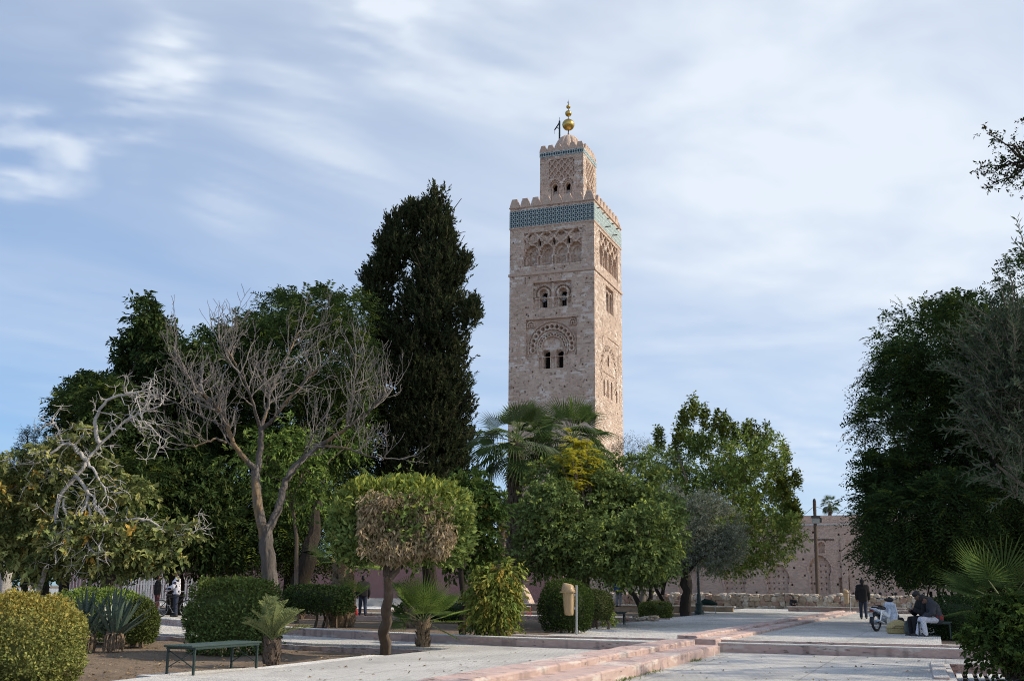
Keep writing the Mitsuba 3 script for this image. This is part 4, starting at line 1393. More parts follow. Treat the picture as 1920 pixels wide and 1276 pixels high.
hedge('square_hedge', 'dark shaded square hedge on bare stems beside the shaggy palm', 'hedge', [c[0], 39., 1.0], (2.35, 1.2, .95), (.08, .55), 9000, DARKG[:3], None, LEAF, 4.5, seed=6, lift=.1, stems=True)
c = gz(822, 46., 0)
hedge('dark_hedge', 'dark shaded hedge seen low between the mop headed tree and the yellowing bush', 'hedge', [c[0], 46.5, .55], (3.4, 1.1, 1.0), (.09, .55), 7000, DARKG[:3], None, LEAF, 3.2, seed=15, lift=.1, lump=.2)
c = gz(1062, 33., 0)
hedge('ball_hedge', 'large dark green ball hedge behind the tan litter bin', 'hedge', [c[0], 33.4, .9], (1.5, 1.5, 1.55), (.06, .5), 14000, [(.05, .08, .026), (.07, .105, .03), (.04, .062, .022)], None, LEAF, 2.5, seed=7, lift=.1, top=[(.08, .12, .03)])
c = gz(1115, 36., 0)
hedge('ball_hedge', 'smaller lighter ball hedge beside the centre bench', 'hedge', [c[0], 37., .93], (1.25, 1.2, 1.0), (.06, .5), 11000, [(.10, .125, .045), (.13, .15, .06), (.07, .095, .03)], None, LEAF, 2.5, seed=8, lift=.1)
c = gz(1235, 52., 0)
hedge('low_hedge', 'low clipped rectangular hedge beside the stone heap', 'hedge', [c[0], 53.2, .52], (1.4, 1.0, .8), (.075, .55), 7000, [(.12, .155, .05), (.16, .19, .06), (.09, .12, .035)], None, LEAF, 5, seed=9, lift=.1)
c = gz(1812, 33., 0)
hedge('round_hedge', 'dark rounded hedge in the shade behind the seated men', 'hedge', [c[0] + .15, 34.3, .62], (1.9, 2.2, 1.42), (.06, .5), 14000, DARKG[:3], None, LEAF, 2.6, seed=10, lift=0)
c = P(1785, 1070, 47.)
hedge('clipped_tree', 'dark box clipped tree on several thin trunks at the right', 'tree', [c[0], 47., c[2] + .1], (4.2, 3.0, 1.75), (.09, .55), 20000, DARKG[:3], None, LEAF, 4.5, seed=11, lift=0, stems=True)
for i in range(7):
    q = P(1745 + i * 13, 1108, 46.5)
    put('clipped_tree', 'trunk', tube(wiggle(rng, gz(1768 + i * 9, 46.5, 0), q, 5, .04), np.linspace(.11, .06, 5), 6), 'm_bark_dark')

# topiary with the brown patch
Y = 26.
c = P(752, 985, 27.)
t = hedge('topiary_tree', 'mop headed clipped tree with a dead brown patch in its leafy crown', 'tree', [c[0], 27.2, c[2]], (3.22, 2.5, 2.12), (.165, .5), 11500, [(.16, .225, .07), (.22, .29, .09), (.11, .16, .05), (.31, .36, .11)], [3, 3, 2, 1.4], GLOSSY, 3.0, seed=12, lift=2.2, lump=.18, top=[(.36, .37, .07), (.27, .31, .07), (.18, .24, .06)], yaw=.05)
r = np.random.default_rng(5)
n = 9500
px_, py_ = r.uniform(672, 866, n), r.uniform(905, 1058, n)
w_ = meshkit.fbm(np.stack([px_ * .03, py_ * .03, px_ * 0], -1), 3, 6) - .5
k_ = (np.abs(px_ - 764) / 84) ** 2.4 + (np.abs(py_ - 985) / 64) ** 2.1 < 1 + 2.0 * w_ + r.normal(0, .26, n)
px_, py_ = px_[k_], py_[k_]
q_ = (np.abs(px_ - 752) / 140) ** 3.4 + (np.abs(py_ - 985) / 88) ** 3.4
yy_ = 27.2 - 1.3 * np.clip(1 - q_, .02, 1) ** (1 / 3.4) * (1 + .5 * w_[k_]) + r.uniform(-.14, .16, len(px_))
pos = np.array([P(a_, b_, c_) for a_, b_, c_ in zip(px_, py_, yy_)])
v, f = leaf_mesh(pos, nrm(np.array([0, -.3, -.9]) + r.normal(0, .5, (len(pos), 3))), np.array([0, -1, .2]) + r.normal(0, .8, (len(pos), 3)), .15 * r.uniform(.5, 1.3, len(pos)), .05 * r.uniform(.6, 1.3, len(pos)))
col = np.repeat(colours(r, len(pos), [(.38, .29, .18), (.48, .38, .25), (.27, .20, .12), (.34, .28, .15)], None, .2), 4, 0)
leaves(t, 'dead_foliage', [(v, f, col)], DULL, label='dead brown hanging leaves')
put(t, 'trunk', cat([tube(wiggle(r, G(722, 1228, -.2), P(727, 1075, 26.6), 8, .012), np.linspace(.145, .105, 8), 10), tube(wiggle(r, P(726, 1080, 26.6), P(700, 1000, 27), 5, .03), np.linspace(.1, .05, 5), 7), tube(wiggle(r, P(728, 1085, 26.6), P(775, 1010, 27), 5, .03), np.linspace(.1, .05, 5), 7)]), 'm_bark_mid', 40)
# bushes right of it
Y = 33.
b = [blob(880, 930, 40, 38, Y), blob(905, 975, 40, 44, Y), blob(860, 1000, 60, 50, Y, 1), blob(905, 1030, 34, 30, Y), blob(800, 1040, 60, 24, Y, 1)]
tree('broadleaf_shrub', 'dark glossy broadleaf tree showing at the right of the mop headed tree', 'tree', gz(870, Y, 0), P(870, 1050, Y), b, .09, 'm_bark_dark',
     dict(n_tw=700, k=9, tw_len=.45, leaf=(.2, .5), droop=.5, up=.1, gap=.40, palette=MIDG + [(.2, .17, .04)], weights=[3, 3, 2, 1, .5], shell=.3), GLOSSY, seed=21)
Y = 31.
b = [blob(928, 1082, 34, 28, Y), blob(940, 1118, 34, 34, Y), blob(905, 1098, 20, 34, Y), blob(925, 1150, 32, 30, Y, .3), blob(955, 1072, 16, 24, Y), blob(900, 1150, 20, 30, Y, .4)]
tree('yellowing_shrub', 'yellowing droopy leaved bush left of the tan litter bin', 'shrub', gz(932, Y, .05), P(935, 1140, Y), b, .05, 'm_bark_mid',
     dict(n_tw=620, k=8, tw_len=.35, leaf=(.17, .42), droop=.8, up=0, gap=.38, palette=[(.25, .29, .07), (.33, .33, .08), (.16, .215, .055), (.44, .33, .08)], weights=[3, 2, 3, .7], shell=.2), GLOSSY, seed=22)
b = [blob(1140, 1160, 14, 14, 38.), blob(1136, 1148, 9, 12, 38.)]
tree('small_shrub', 'little yellow green shrub under the centre bench', 'shrub', gz(1140, 38.2, .1), P(1140, 1160, 38.2), b, .02, 'm_bark_mid',
     dict(n_tw=130, k=8, tw_len=.15, leaf=(.08, .5), palette=BRIGHT, gap=.2, shell=.1), LEAF, seed=23)
b = [blob(585, 1190, 1, 1, 25.)]

# ------------------------------------------------------------------ middle and right trees
Y = 42.
b = [blob(1040, 960, 62, 55, Y), blob(1100, 930, 70, 60, Y), blob(1160, 950, 60, 55, Y, -1), blob(1070, 1020, 80, 50, Y, -1), blob(1150, 1025, 80, 50, Y, -1.5), blob(1215, 1010, 60, 55, Y, -1), blob(1225, 960, 46, 34, Y), blob(1250, 1045, 36, 28, Y, -1), blob(1010, 1030, 40, 40, Y), blob(1030, 900, 40, 34, Y, 1), blob(1180, 890, 50, 34, Y, 1), blob(1090, 870, 44, 30, Y, 1), blob(1265, 965, 20, 12, Y), blob(1185, 1070, 60, 20, Y, -1)]
tree('glossy_tree', 'broad round tree with shining grey green leaves in front of the minaret', 'tree', gz(1105, Y, 0), P(1095, 1082, Y), spread(b, 29, 2.2), .28, 'm_bark_mid',
     dict(n_tw=6500, k=8, tw_len=.4, leaf=(.16, .6), droop=.35, up=.15, outward=.8, gap=.38, palette=[(.16, .215, .075), (.20, .265, .09), (.115, .16, .055), (.27, .33, .08)], weights=[3, 3, 2, 1.2]), leafmat('leaf_shine', .3, .25, 1.8), seed=31)
for i, (x0, x1, Yt) in enumerate(((1195, 1180, 62.), (1205, 1240, 61.), (1238, 1225, 66.), (1240, 1262, 66.))):
    pass
t = thing('small_tree', 'small tree with leaning forked trunks between the blue shirted man and the low hedge', 'tree')
put(t, 'trunk', cat([tube(wiggle(rng, gz(1208, 62, .1), P(1176, 1085, 62), 5, .03), np.linspace(.16, .1, 5), 7), tube(wiggle(rng, gz(1208, 62, .1), P(1225, 1080, 62), 5, .03), np.linspace(.14, .08, 5), 7), tube(wiggle(rng, P(1222, 1100, 62), P(1203, 1075, 62), 4, .03), np.linspace(.1, .06, 4), 6)]), 'm_bark_dark', 40)
leaves(t, 'crown', [twigs(rng, [blob(1170, 1050, 50, 24, 62.), blob(1230, 1050, 50, 24, 62.)], 1100, 8, .4, (.14, .4), palette=DARKG, gap=.35)], LEAF)
t = thing('small_tree', 'second small leaning tree behind the low hedge', 'tree')
put(t, 'trunk', cat([tube(wiggle(rng, gz(1250, 68, .1), P(1226, 1088, 68), 5, .03), np.linspace(.14, .09, 5), 7), tube(wiggle(rng, P(1242, 1115, 68), P(1250, 1080, 68), 4, .03), np.linspace(.12, .08, 4), 7), tube(wiggle(rng, P(1244, 1110, 68), P(1238, 1078, 68), 4, .03), np.linspace(.09, .06, 4), 6)]), 'm_bark_dark', 40)
leaves(t, 'crown', [twigs(rng, [blob(1230, 1055, 40, 22, 68.), blob(1262, 1060, 30, 18, 68.)], 800, 8, .4, (.14, .4), palette=DARKG, gap=.35)], LEAF)
# yellow pinnate shoots rising out of it
t = thing('yellow_tree', 'slender yellow leaved tree shoots in front of the palm crowns', 'tree')
ym, yl = [], []
r = np.random.default_rng(33)
for x0, x1, y1, Yt in ((1090, 1072, 815, 40.8), (1094, 1090, 825, 40.8), (1110, 1100, 830, 41.1), (1088, 1050, 845, 40.6), (1120, 1112, 850, 41.3), (1084, 1075, 850, 40.3)):
    a_, e_ = P(x0, 980, Yt), P(x1, y1, Yt)
    w_ = wiggle(r, a_, e_, 8, .01)
    ym.append(tube(w_, np.linspace(.05, .02, 8), 5))
    for i in range(24):
        q = w_[0] + (w_[-1] - w_[0]) * r.uniform(.45, 1.02)
        an = r.uniform(0, 6.28)
        d = nrm(np.array([math.cos(an), math.sin(an), r.uniform(.2, 1.6)]))
        m = 12
        tt_ = np.linspace(.1, 1, m)
        Lf = r.uniform(.4, .65)
        rach = q + d * (tt_ * Lf)[:, None] - np.array([0, 0, .6]) * ((tt_ ** 2) * Lf)[:, None]
        sd = nrm(np.cross(d, [0, 0, 1.]))
        for s_ in (-1, 1):
            v, f = leaf_mesh(rach, sd * s_ + d * .5 + np.array([0, 0, -.45]) + r.normal(0, .15, (m, 3)), np.array([0, 0, 1.]) + r.normal(0, .2, (m, 3)), .15, .05)
            yl.append((v, f, np.repeat(colours(r, m, [(.60, .52, .05), (.52, .48, .06), (.34, .38, .06)], [3, 3, 2], .12), 4, 0)))
put(t, 'stem', cat(ym), 'm_bark_mid')
leaves(t, 'crown', yl, THIN)
# bright tree right of centre, olive, grey tree
Y = 66.
b = [blob(1300, 800, 24, 36, Y), blob(1292, 850, 36, 40, Y), blob(1345, 860, 44, 50, Y), blob(1395, 850, 34, 44, Y), blob(1440, 850, 30, 36, Y), blob(1335, 920, 66, 50, Y), blob(1410, 920, 62, 56, Y), blob(1445, 960, 40, 50, Y), blob(1400, 1000, 70, 50, Y), blob(1440, 1030, 44, 36, Y), blob(1330, 1000, 70, 60, Y), blob(1270, 920, 50, 50, Y), blob(1370, 1050, 60, 22, Y), blob(1482, 1000, 18, 30, Y), blob(1236, 870, 30, 30, Y, 2)]
tree('bright_tree', 'sunlit light green tree with spiky shoots against the sky right of the minaret', 'tree', gz(1286, 63.5, .1), P(1290, 1050, 64.), spread(b, 28, 2.0), .25, 'm_bark_mid',
     dict(n_tw=5200, k=9, tw_len=.62, leaf=(.2, .5), droop=.15, up=.55, outward=.8, gap=.43, gap_scale=.8, palette=[(.21, .285, .075), (.28, .36, .095), (.15, .215, .06), (.38, .39, .11)], weights=[3, 3, 2, .8]), GLOSSY, seed=34,
     extra=lambda r: [twigs(r, [blob(x, y, 6, h * 1.5, Y)], 44, 9, .5, (.21, .5), up=1.6, outward=.3, shell=.05, gap=.1, palette=[(.12, .155, .035), (.17, .2, .045)]) for x, y, h in ((1300, 775, 18), (1283, 790, 14), (1362, 800, 16), (1358, 820, 18), (1420, 830, 18), (1438, 825, 18), (1473, 860, 18), (1466, 905, 16), (1475, 920, 16), (1400, 825, 14), (1378, 820, 14), (1322, 790, 14), (1488, 955, 14), (1236, 825, 14), (1492, 905, 10), (1480, 985, 14), (1452, 880, 18), (1405, 815, 16), (1345, 800, 16), (1270, 830, 16), (1495, 975, 10))])
Y = 60.
b = [blob(1320, 960, 40, 30, Y), blob(1290, 995, 40, 40, Y), blob(1350, 990, 40, 34, Y), blob(1325, 1035, 50, 34, Y), blob(1275, 1035, 26, 28, Y), blob(1370, 1020, 24, 36, Y), blob(1255, 945, 26, 24, Y, 1)]
tree('olive_tree', 'silvery grey olive tree behind the lamp post', 'tree', gz(1284, Y, .1), P(1285, 1075, Y), b, .22, 'm_bark_dark',
     dict(n_tw=3600, k=11, tw_len=.5, leaf=(.15, .24), droop=.1, up=.5, gap=.34, palette=[(.24, .265, .20), (.32, .345, .275), (.15, .175, .125)], outward=.8), DULL, seed=35)
Y = 80.
b = [blob(1185, 850, 36, 26, Y), blob(1220, 870, 40, 30, Y), blob(1160, 880, 40, 40, Y), blob(1200, 920, 60, 40, Y), blob(1250, 900, 30, 40, Y)]
tree('grey_tree', 'thin grey twiggy tree at the right foot of the minaret', 'tree', gz(1200, Y, 0), P(1200, 960, Y), b, .2, 'm_bark_grey',
     dict(n_tw=1500, k=9, tw_len=.8, leaf=(.16, .2), up=.6, gap=.40, palette=[(.12, .13, .09), (.15, .14, .11), (.08, .085, .06)]), DULL, seed=36)
# the dark mass at the right
Y = 42.
b = [blob(1800, 585, 40, 28, Y), blob(1838, 600, 40, 36, Y), blob(1790, 622, 46, 30, Y), blob(1840, 650, 50, 40, Y), blob(1690, 680, 42, 30, Y), blob(1735, 680, 44, 34, Y), blob(1665, 735, 46, 36, Y), blob(1730, 750, 60, 44, Y), blob(1790, 760, 50, 60, Y, 1), blob(1850, 740, 60, 70, Y), blob(1645, 790, 34, 30, Y), blob(1700, 820, 60, 44, Y), blob(1770, 850, 70, 56, Y), blob(1850, 850, 80, 70, Y), blob(1655, 880, 38, 34, Y), blob(1700, 900, 56, 50, Y), blob(1640, 935, 30, 30, Y), blob(1690, 970, 66, 50, Y), blob(1780, 950, 80, 56, Y), blob(1860, 950, 80, 70, Y, 1), blob(1628, 990, 30, 30, Y), blob(1665, 1020, 50, 32, Y), blob(1760, 1020, 80, 40, Y, 1), blob(1640, 1040, 20, 18, Y), blob(1920, 800, 70, 120, Y, 1), blob(1960, 950, 90, 120, Y), blob(1860, 1040, 80, 44, Y, 2)]
b = [(c_, R_ * (.86 if c_[2] > 2.6 else 1.)) for c_, R_ in b]
tree('feathery_tree', 'large dark feathery tree filling the right side, shaded towards the camera', 'tree', gz(1890, Y, 0), P(1885, 1050, Y), spread(b, 32, 3.5), .4, 'm_bark_dark',
     dict(n_tw=15000, k=16, tw_len=.85, leaf=(.17, .34), droop=.45, up=.1, outward=1.15, gap=.45, gap_scale=.7, palette=DARKG[:3] + [(.10, .14, .03)], weights=[3, 3, 3, .9], alt='flat'), LEAF, seed=37)
put('feathery_tree_002', 'trunk', cat([tube(wiggle(rng, gz(1905, 43., 0), P(x1, y1, 43.), 7, .012), np.linspace(ra, ra * .55, 7), 8) for x1, y1, ra in ((1850, 985, .2), (1870, 920, .17), (1900, 900, .2), (1915, 890, .16), (1820, 960, .12))] + [tube(wiggle(rng, gz(1832, 44., 0), P(1828, 1000, 44.), 6, .01), np.linspace(.12, .1, 6), 7)]), 'm_bark_mid', 40)
# olive in the right foreground, trunk outside the frame
Y = 9.6
r = np.random.default_rng(61)
ot = thing('olive_tree', 'grey leaved olive branches hanging in from the right edge close to the camera', 'tree')
obase = np.array([5.6, 9.7, .0])
b = [blob(1880, 690, 60, 110, Y), blob(1900, 810, 70, 80, Y), blob(1880, 780, 36, 70, Y), blob(1868, 870, 30, 40, Y), blob(1960, 720, 60, 140, Y), blob(2040, 760, 90, 180, Y, .3), blob(1900, 910, 40, 30, Y)]
mm = [tube(wiggle(r, obase, obase + [0, 0, 1.2], 5, .03), np.linspace(.13, .1, 5), 9)]
for c_, R_ in b: mm.append(tube(wiggle(r, obase + [0, 0, 1.15], c_, 8, .03, .05), np.linspace(.055, .01, 8), 6))
OL = [(.065, .09, .056), (.09, .12, .078), (.045, .065, .038), (.12, .145, .10)]


def olive_spray(a_, d, L, n, ph=0):
    d = nrm(d)
    t_ = np.linspace(.08, 1, n)
    w_ = a_ + d * (t_ * L)[:, None] + np.array([0, 0, -.12]) * (t_[:, None] ** 2) * L
    mm.append(tube(w_[::2], np.linspace(.006, .002, len(w_[::2])), 4, False))
    s_ = nrm(np.cross(d, r.standard_normal(3)))
    s2 = np.cross(d, s_)
    k_ = np.arange(n)
    sd = np.where((k_ // 2 % 2)[:, None] == 0, s_, s2) * np.where(k_ % 2, 1., -1.)[:, None]
    ln = .064 * r.uniform(.75, 1.3, n)
    v, f = leaf_mesh(w_, d * .9 + sd * .8 + r.normal(0, .12, (n, 3)), r.normal(0, 1, (n, 3)), ln, ln * .25)
    return v, f, np.repeat(colours(r, n, OL, [3, 3, 2, 1], .12), 4, 0)


op = []
vol = np.array([np.prod(q[1]) ** .8 for q in b])
for i in range(950):
    c_, R_ = b[r.choice(len(b), p=vol / vol.sum())]
    d = nrm(r.standard_normal(3))
    p_ = c_ + d * R_ * r.uniform(.1, 1) ** .5
    op.append(olive_spray(p_, d * .6 + np.array([-.2, 0, .75]) + r.normal(0, .35, 3), r.uniform(.2, .42), 22))
for x, y, L_b in ((1892, 600, .5), (1905, 560, .42), (1925, 480, .4), (1915, 640, .4), (1870, 640, .25)):
    op.append(olive_spray(P(x, y, Y), np.array([-.15, 0, 1.]), L_b, 22))
    op.append(olive_spray(P(x + 8, y + 12, Y), np.array([-.4, .1, .8]), L_b * .7, 16))
put(ot, 'trunk', cat(mm), 'm_bark_grey', 40)
leaves(ot, 'crown', op, leafmat('olive_leaf', .35, .6, 1.4))
# overhanging branch at the top right, its tree outside the frame
Y = 13.
r = np.random.default_rng(62)
t = thing('overhanging_tree', 'dark leafy branch reaching into the sky at the top right edge', 'tree')
hb = np.array([9.6, 13., 0])
mm = [tube(wiggle(r, hb, hb + [0, 0, 4.8], 7, .02), np.linspace(.22, .14, 7), 9)]
tip_ = [(1860, 260), (1845, 310), (1890, 285), (1900, 330), (1878, 350), (1905, 265), (1860, 345), (1838, 325), (1850, 250), (1895, 300)]
hub = P(1935, 300, Y)
mm.append(tube(wiggle(r, hb + [0, 0, 4.7], hub, 8, .02), np.linspace(.09, .03, 8), 7))
bb = []
for x, y in tip_:
    w_ = wiggle(r, hub, P(x, y, Y + r.normal(0, .15)), 6, .05)
    mm.append(tube(w_, np.linspace(.018, .005, 6), 5))
    bb += [blob(x, y, 12, 10, Y), (w_[3], np.array([.05, .05, .05])), (w_[4], np.array([.06, .06, .05]))]
for x, y, rx, ry in ((1960, 300, 34, 60), (2010, 350, 60, 80), (2080, 300, 80, 120), (2180, 380, 120, 160), (1925, 350, 12, 22), (1918, 285, 14, 14), (1935, 235, 14, 20)):
    bb.append(blob(x, y, rx, ry, Y))
    mm.append(tube(wiggle(r, hb + [0, 0, 4.6], bb[-1][0], 6, .04), np.linspace(.06, .012, 6), 5))
put(t, 'trunk', cat(mm), 'm_bark_dark', 40)
leaves(t, 'crown', [twigs(r, bb, 2500, 8, .11, (.042, .5), droop=.2, up=.2, outward=.8, shell=.05, gap=.25, palette=[(.03, .05, .02), (.04, .06, .025), (.05, .045, .025)])], LEAF)
# shade trees beyond the right edge that dapple the paving
for i, (x, y, h, R_) in enumerate(((17., 22., 8.5, 3.6), (24., 49., 12.5, 4.6), (13.5, 14.5, 6.5, 2.4), (27., 36., 11., 4.4), (25., 57., 11.5, 4.2), (20., 37., 9., 3.4), (28., 62., 12., 5.))):
    r = np.random.default_rng(900 + i)
    c0 = np.array([x, y, h])
    bb = [(c0 + r.normal(0, R_ * .5, 3) * [1, 1, .45], np.array([R_, R_, R_ * .6]) * r.uniform(.35, .6)) for _ in range(9)]
    tree('shade_tree', ('feathery shade tree standing beyond the right edge beside the terrace step', 'tall shade tree behind the large dark tree at the right', 'small shade tree beyond the right edge near the recess', 'wide shade tree beyond the right edge beside the upper walkway', 'shade tree hidden behind the large dark tree', 'shade tree just outside the right edge behind the foreground olive', 'farthest shade tree at the right beside the rubble wall')[i], 'tree', [x, y, 0], [x, y, h - R_ * .7], bb, .2, 'm_bark_grey',
         dict(n_tw=(300, 3200, 130, 3200, 3200, 2000, 2400)[i], k=12, tw_len=.7, leaf=(.2, .34), droop=.3, up=.1, gap=(.5, .34, .5, .34, .34, .36, .36)[i], palette=DARKG, alt='flat'), LEAF, seed=70 + i)

# ------------------------------------------------------------------ palms and agaves
def fan_leaf(r, Lp, R, n=26, span=115, droop=.35, cup=.25, tipdrop=.3, wide=1.0):
    """A fan leaf: petiole from the origin along +y, then a pleated blade of n segments."""
    t_ = np.linspace(0, 1, 7)
    pet = np.stack([t_ * 0, t_ * Lp, -droop * Lp * t_ ** 2 * .5], 1)
    o, dy = pet[-1], nrm(pet[-1] - pet[-2])
    dz = nrm(np.cross([1., 0, 0], dy))
    vs, fs = [], []
    da = math.radians(span * 2 / n)
    for i in range(n):
        a = math.radians(-span + 2 * span * (i + .5) / n)
        L = R * (1 - .22 * (abs(a) / math.radians(span)) ** 2) * r.uniform(.9, 1.06)
        d = np.array([math.sin(a), 0, 0]) + dy * math.cos(a)
        s_ = np.array([math.cos(a), 0, 0]) - dy * math.sin(a)
        up_ = dz
        hw = .52 * L * math.tan(da / 2) * 1.05 * wide

        def pt(t, side, lift): return o + d * L * t + s_ * side + up_ * (cup * L * t * t * .6 + lift) - np.array([0, 0, 1.]) * (tipdrop * L * max(0, t - .4) ** 1.6 + droop * .3 * L * t * t)
        k = len(vs)
        f_ = hw * .5
        vs += [pt(0, 0, 0), pt(.52, -hw, -f_), pt(.52, 0, f_), pt(.52, hw, -f_), pt(.8, -hw * .42, -f_ * .4), pt(.8, hw * .42, -f_ * .4), pt(1., 0, 0)]
        fs += [[k, k + 2, k + 1], [k, k + 3, k + 2], [k + 1, k + 2, k + 4], [k + 2, k + 3, k + 5], [k + 2, k + 5, k + 4], [k + 4, k + 5, k + 6]]
    return tube(pet, np.linspace(.03, .014, 7) * max(.5, Lp), 5), trimesh.Trimesh(vs, fs, process=False)


def palm_frame(o, az, el, roll=0.):
    y = np.array([math.cos(az) * math.cos(el), math.sin(az) * math.cos(el), math.sin(el)])
    x = nrm(np.cross(y, [0, 0, 1.]))
    z = np.cross(x, y)
    c, s_ = math.cos(roll), math.sin(roll)
    return frame(o, x * c + z * s_, y, z * c - x * s_)


flat('petiole', (.20, .23, .09), .5)
flat('petiole_dry', (.30, .22, .13), .8)
for nm, c, tr in (('palm', (.075, .115, .04), .45), ('palm_light', (.20, .28, .07), .4), ('palm_grey', (.13, .165, .10), .3), ('palm_pale', (.26, .30, .13), .4), ('palm_green', (.115, .17, .05), .35), ('palm_dry', (.27, .20, .11), .4), ('agave', (.085, .125, .10), .0)):
    scene['m_' + nm] = {'type': 'principledthin', 'base_color': rgb(*c), 'roughness': .38, 'diff_trans': tr, 'eta': 1.5}


def fronds(parent, r, o, specs, variants, mat, pmat='m_petiole', name='frond'):
    """specs: (azimuth, elevation, scale); every frond is a part with its petiole."""
    for az, el, sc in specs:
        pet, bl = variants[r.integers(len(variants))]
        M = palm_frame(o, az, el, r.normal(0, .25)) @ np.diag([sc, sc, sc, 1])
        k = put(parent, name, None, None, shape=bl if not isinstance(mat, dict) else bl, to=M)
        put(k, 'stalk', None, None, shape=pet, to=M)


def fan_set(r, count, mat, pmat='m_petiole', **k):
    out = []
    for _ in range(count):
        a, b_ = fan_leaf(r, **k)
        out.append((mikit.ply(a, pmat, smooth=40), mikit.ply(b_, mat)))
    return out


def ring_trunk(r, p0, p1, ra, rb, n=26):
    """A palm trunk with ragged leaf bases."""
    t_ = np.linspace(0, 1, n * 2)
    pts = p0 + (p1 - p0) * t_[:, None]
    return tube(pts, (ra + (rb - ra) * t_) * (1 + .10 * (np.arange(n * 2) % 2)), 12)


def stubs(r, p0, p1, ra, rb, n, L, w):
    vs, fs = [], []
    for i in range(n):
        t_ = r.uniform(0, 1)
        az = r.uniform(0, 6.28)
        d = np.array([math.cos(az), math.sin(az), 0])
        q = p0 + (p1 - p0) * t_ + d * (ra + (rb - ra) * t_) * .9
        s_ = np.array([-d[1], d[0], 0]) * w / 2
        e = d * L * r.uniform(.4, .8) + np.array([0, 0, L * r.uniform(.5, 1.1)])
        k = len(vs)
        vs += [q - s_, q + s_, q + e * .55 + s_ * .9 + d * w * .3, q + e * .55 - s_ * .9 + d * w * .3, q + e, q - np.array([0, 0, w]) + d * w * .6]
        fs += [[k, k + 1, k + 2], [k, k + 2, k + 3], [k + 3, k + 2, k + 4], [k, k + 5, k + 1], [k + 5, k + 2, k + 1], [k + 5, k + 3, k + 2], [k + 5, k, k + 3]]
    return trimesh.Trimesh(vs, fs, process=False)


r = np.random.default_rng(301)
wash = fan_set(r, 5, 'm_palm', Lp=1.25, R=1.25, n=26, span=120, droop=.4, cup=.1, tipdrop=.95, wide=.72)
wash_hi = fan_set(r, 3, 'm_palm_green', Lp=1.2, R=1.25, n=26, span=105, droop=.05, cup=.25, tipdrop=.35, wide=.72)
wash_gr = fan_set(r, 3, 'm_palm_grey', Lp=1.2, R=1.25, n=26, span=120, droop=.5, cup=.1, tipdrop=1., wide=.72)
wash_dry = fan_set(r, 2, 'm_palm_dry', 'm_petiole_dry', Lp=1.1, R=1.0, n=18, span=100, droop=.3, cup=0., tipdrop=.6)


def tall_palm(label, px, pytop, Yd, ra, n, seed, sc=1., pbx=None):
    r = np.random.default_rng(seed)
    t = thing('fan_palm', label, 'palm tree')
    top = P(px, pytop, Yd)
    bs = gz(pbx or px, Yd, 0)
    put(t, 'trunk', ring_trunk(r, bs, top, ra * 1.25, ra, 34), 'm_bark_mid', 30)
    put(t, 'leaf_bases', stubs(r, bs + (top - bs) * .25, top, ra * 1.15, ra, 420, .3, .13), 'm_bark_mid', kind='stuff')
    ga = 2.39996
    for i in range(n):
        q = i / (n - 1)
        el = math.radians(74 - 100 * q + r.normal(0, 11))
        s_ = sc * r.uniform(.85, 1.1) * (.9 + .2 * min(q, .6))
        va = wash_hi if q < .22 else (wash_gr if r.random() < .3 else wash)
        fronds(t, r, top + np.array([0, 0, .25 * (1 - q)]), [(i * ga + r.normal(0, .45), el, s_)], va, None)
    for i in range(8):
        fronds(t, r, top - np.array([0, 0, .3]), [(i * .8 + r.normal(0, .2), math.radians(-72 + r.normal(0, 6)), sc * .8)], wash_dry, None)
    return t


tall_palm('tall fan palm with dark ragged trunk standing left in front of the minaret', 967, 836, 44., .19, 34, 311, .86, 962)
tall_palm('second tall fan palm, its crown overlapping the minaret corner', 1075, 832, 47., .19, 34, 312, .88, 1080)
tall_palm('tiny distant fan palm on the skyline above the far wall', 1556, 946, 240., .28, 24, 313, 1.0)


def feather_leaf(r, L, n, ll, droop=.5, w=.05, vee=.5):
    t_ = np.linspace(0, 1, n)
    pts = np.stack([t_ * 0, t_ * L * (1 - .12 * t_), .12 * L * t_ - droop * L * t_ ** 2 * .55], 1)
    parts = []
    d = nrm(np.gradient(pts, axis=0))
    for s_ in (-1, 1):
        ln = ll * np.sin(np.clip(t_ * .85 + .15, 0, 1) * np.pi) ** .6 * r.uniform(.85, 1.1, n)
        ax = d * .75 + np.array([s_ * 1., 0, vee]) + r.normal(0, .08, (n, 3))
        v, f = leaf_mesh(pts[2:], ax[2:], np.array([0, 0, 1.]) + r.normal(0, .3, (n - 2, 3)), ln[2:], w)
        parts.append((v, f, np.zeros((len(v), 3))))
    m, _ = join(parts)
    return tube(pts[::2], np.linspace(.018, .005, len(pts[::2])), 5), m


def date_palm(label, base, hgt, ra, nfr, L, seed, mat, ll, w, elr=(80, -10), droop=.5, stub=90):
    r = np.random.default_rng(seed)
    t = thing('date_palm', label, 'palm tree')
    base = np.asarray(base, float)
    top = base + [0, 0, hgt]
    put(t, 'trunk', ring_trunk(r, base - [0, 0, .2], top, ra * 1.1, ra * .9, max(4, int(hgt / .12))), 'm_bark_mid', 30)
    put(t, 'leaf_bases', stubs(r, base, top, ra * 1.05, ra, stub, ra * 1.1, ra * .5), 'm_bark_mid', kind='stuff')
    va = []
    for _ in range(4):
        a, b_ = feather_leaf(r, L, 44, ll, droop * r.uniform(.7, 1.2), w)
        va.append((mikit.ply(a, 'm_petiole', smooth=40), mikit.ply(b_, mat)))
    for i in range(nfr):
        q = i / (nfr - 1)
        fronds(t, r, top, [(i * 2.39996 + r.normal(0, .2), math.radians(elr[0] + (elr[1] - elr[0]) * q + r.normal(0, 6)), r.uniform(.75, 1.1))], va, None)
    return t


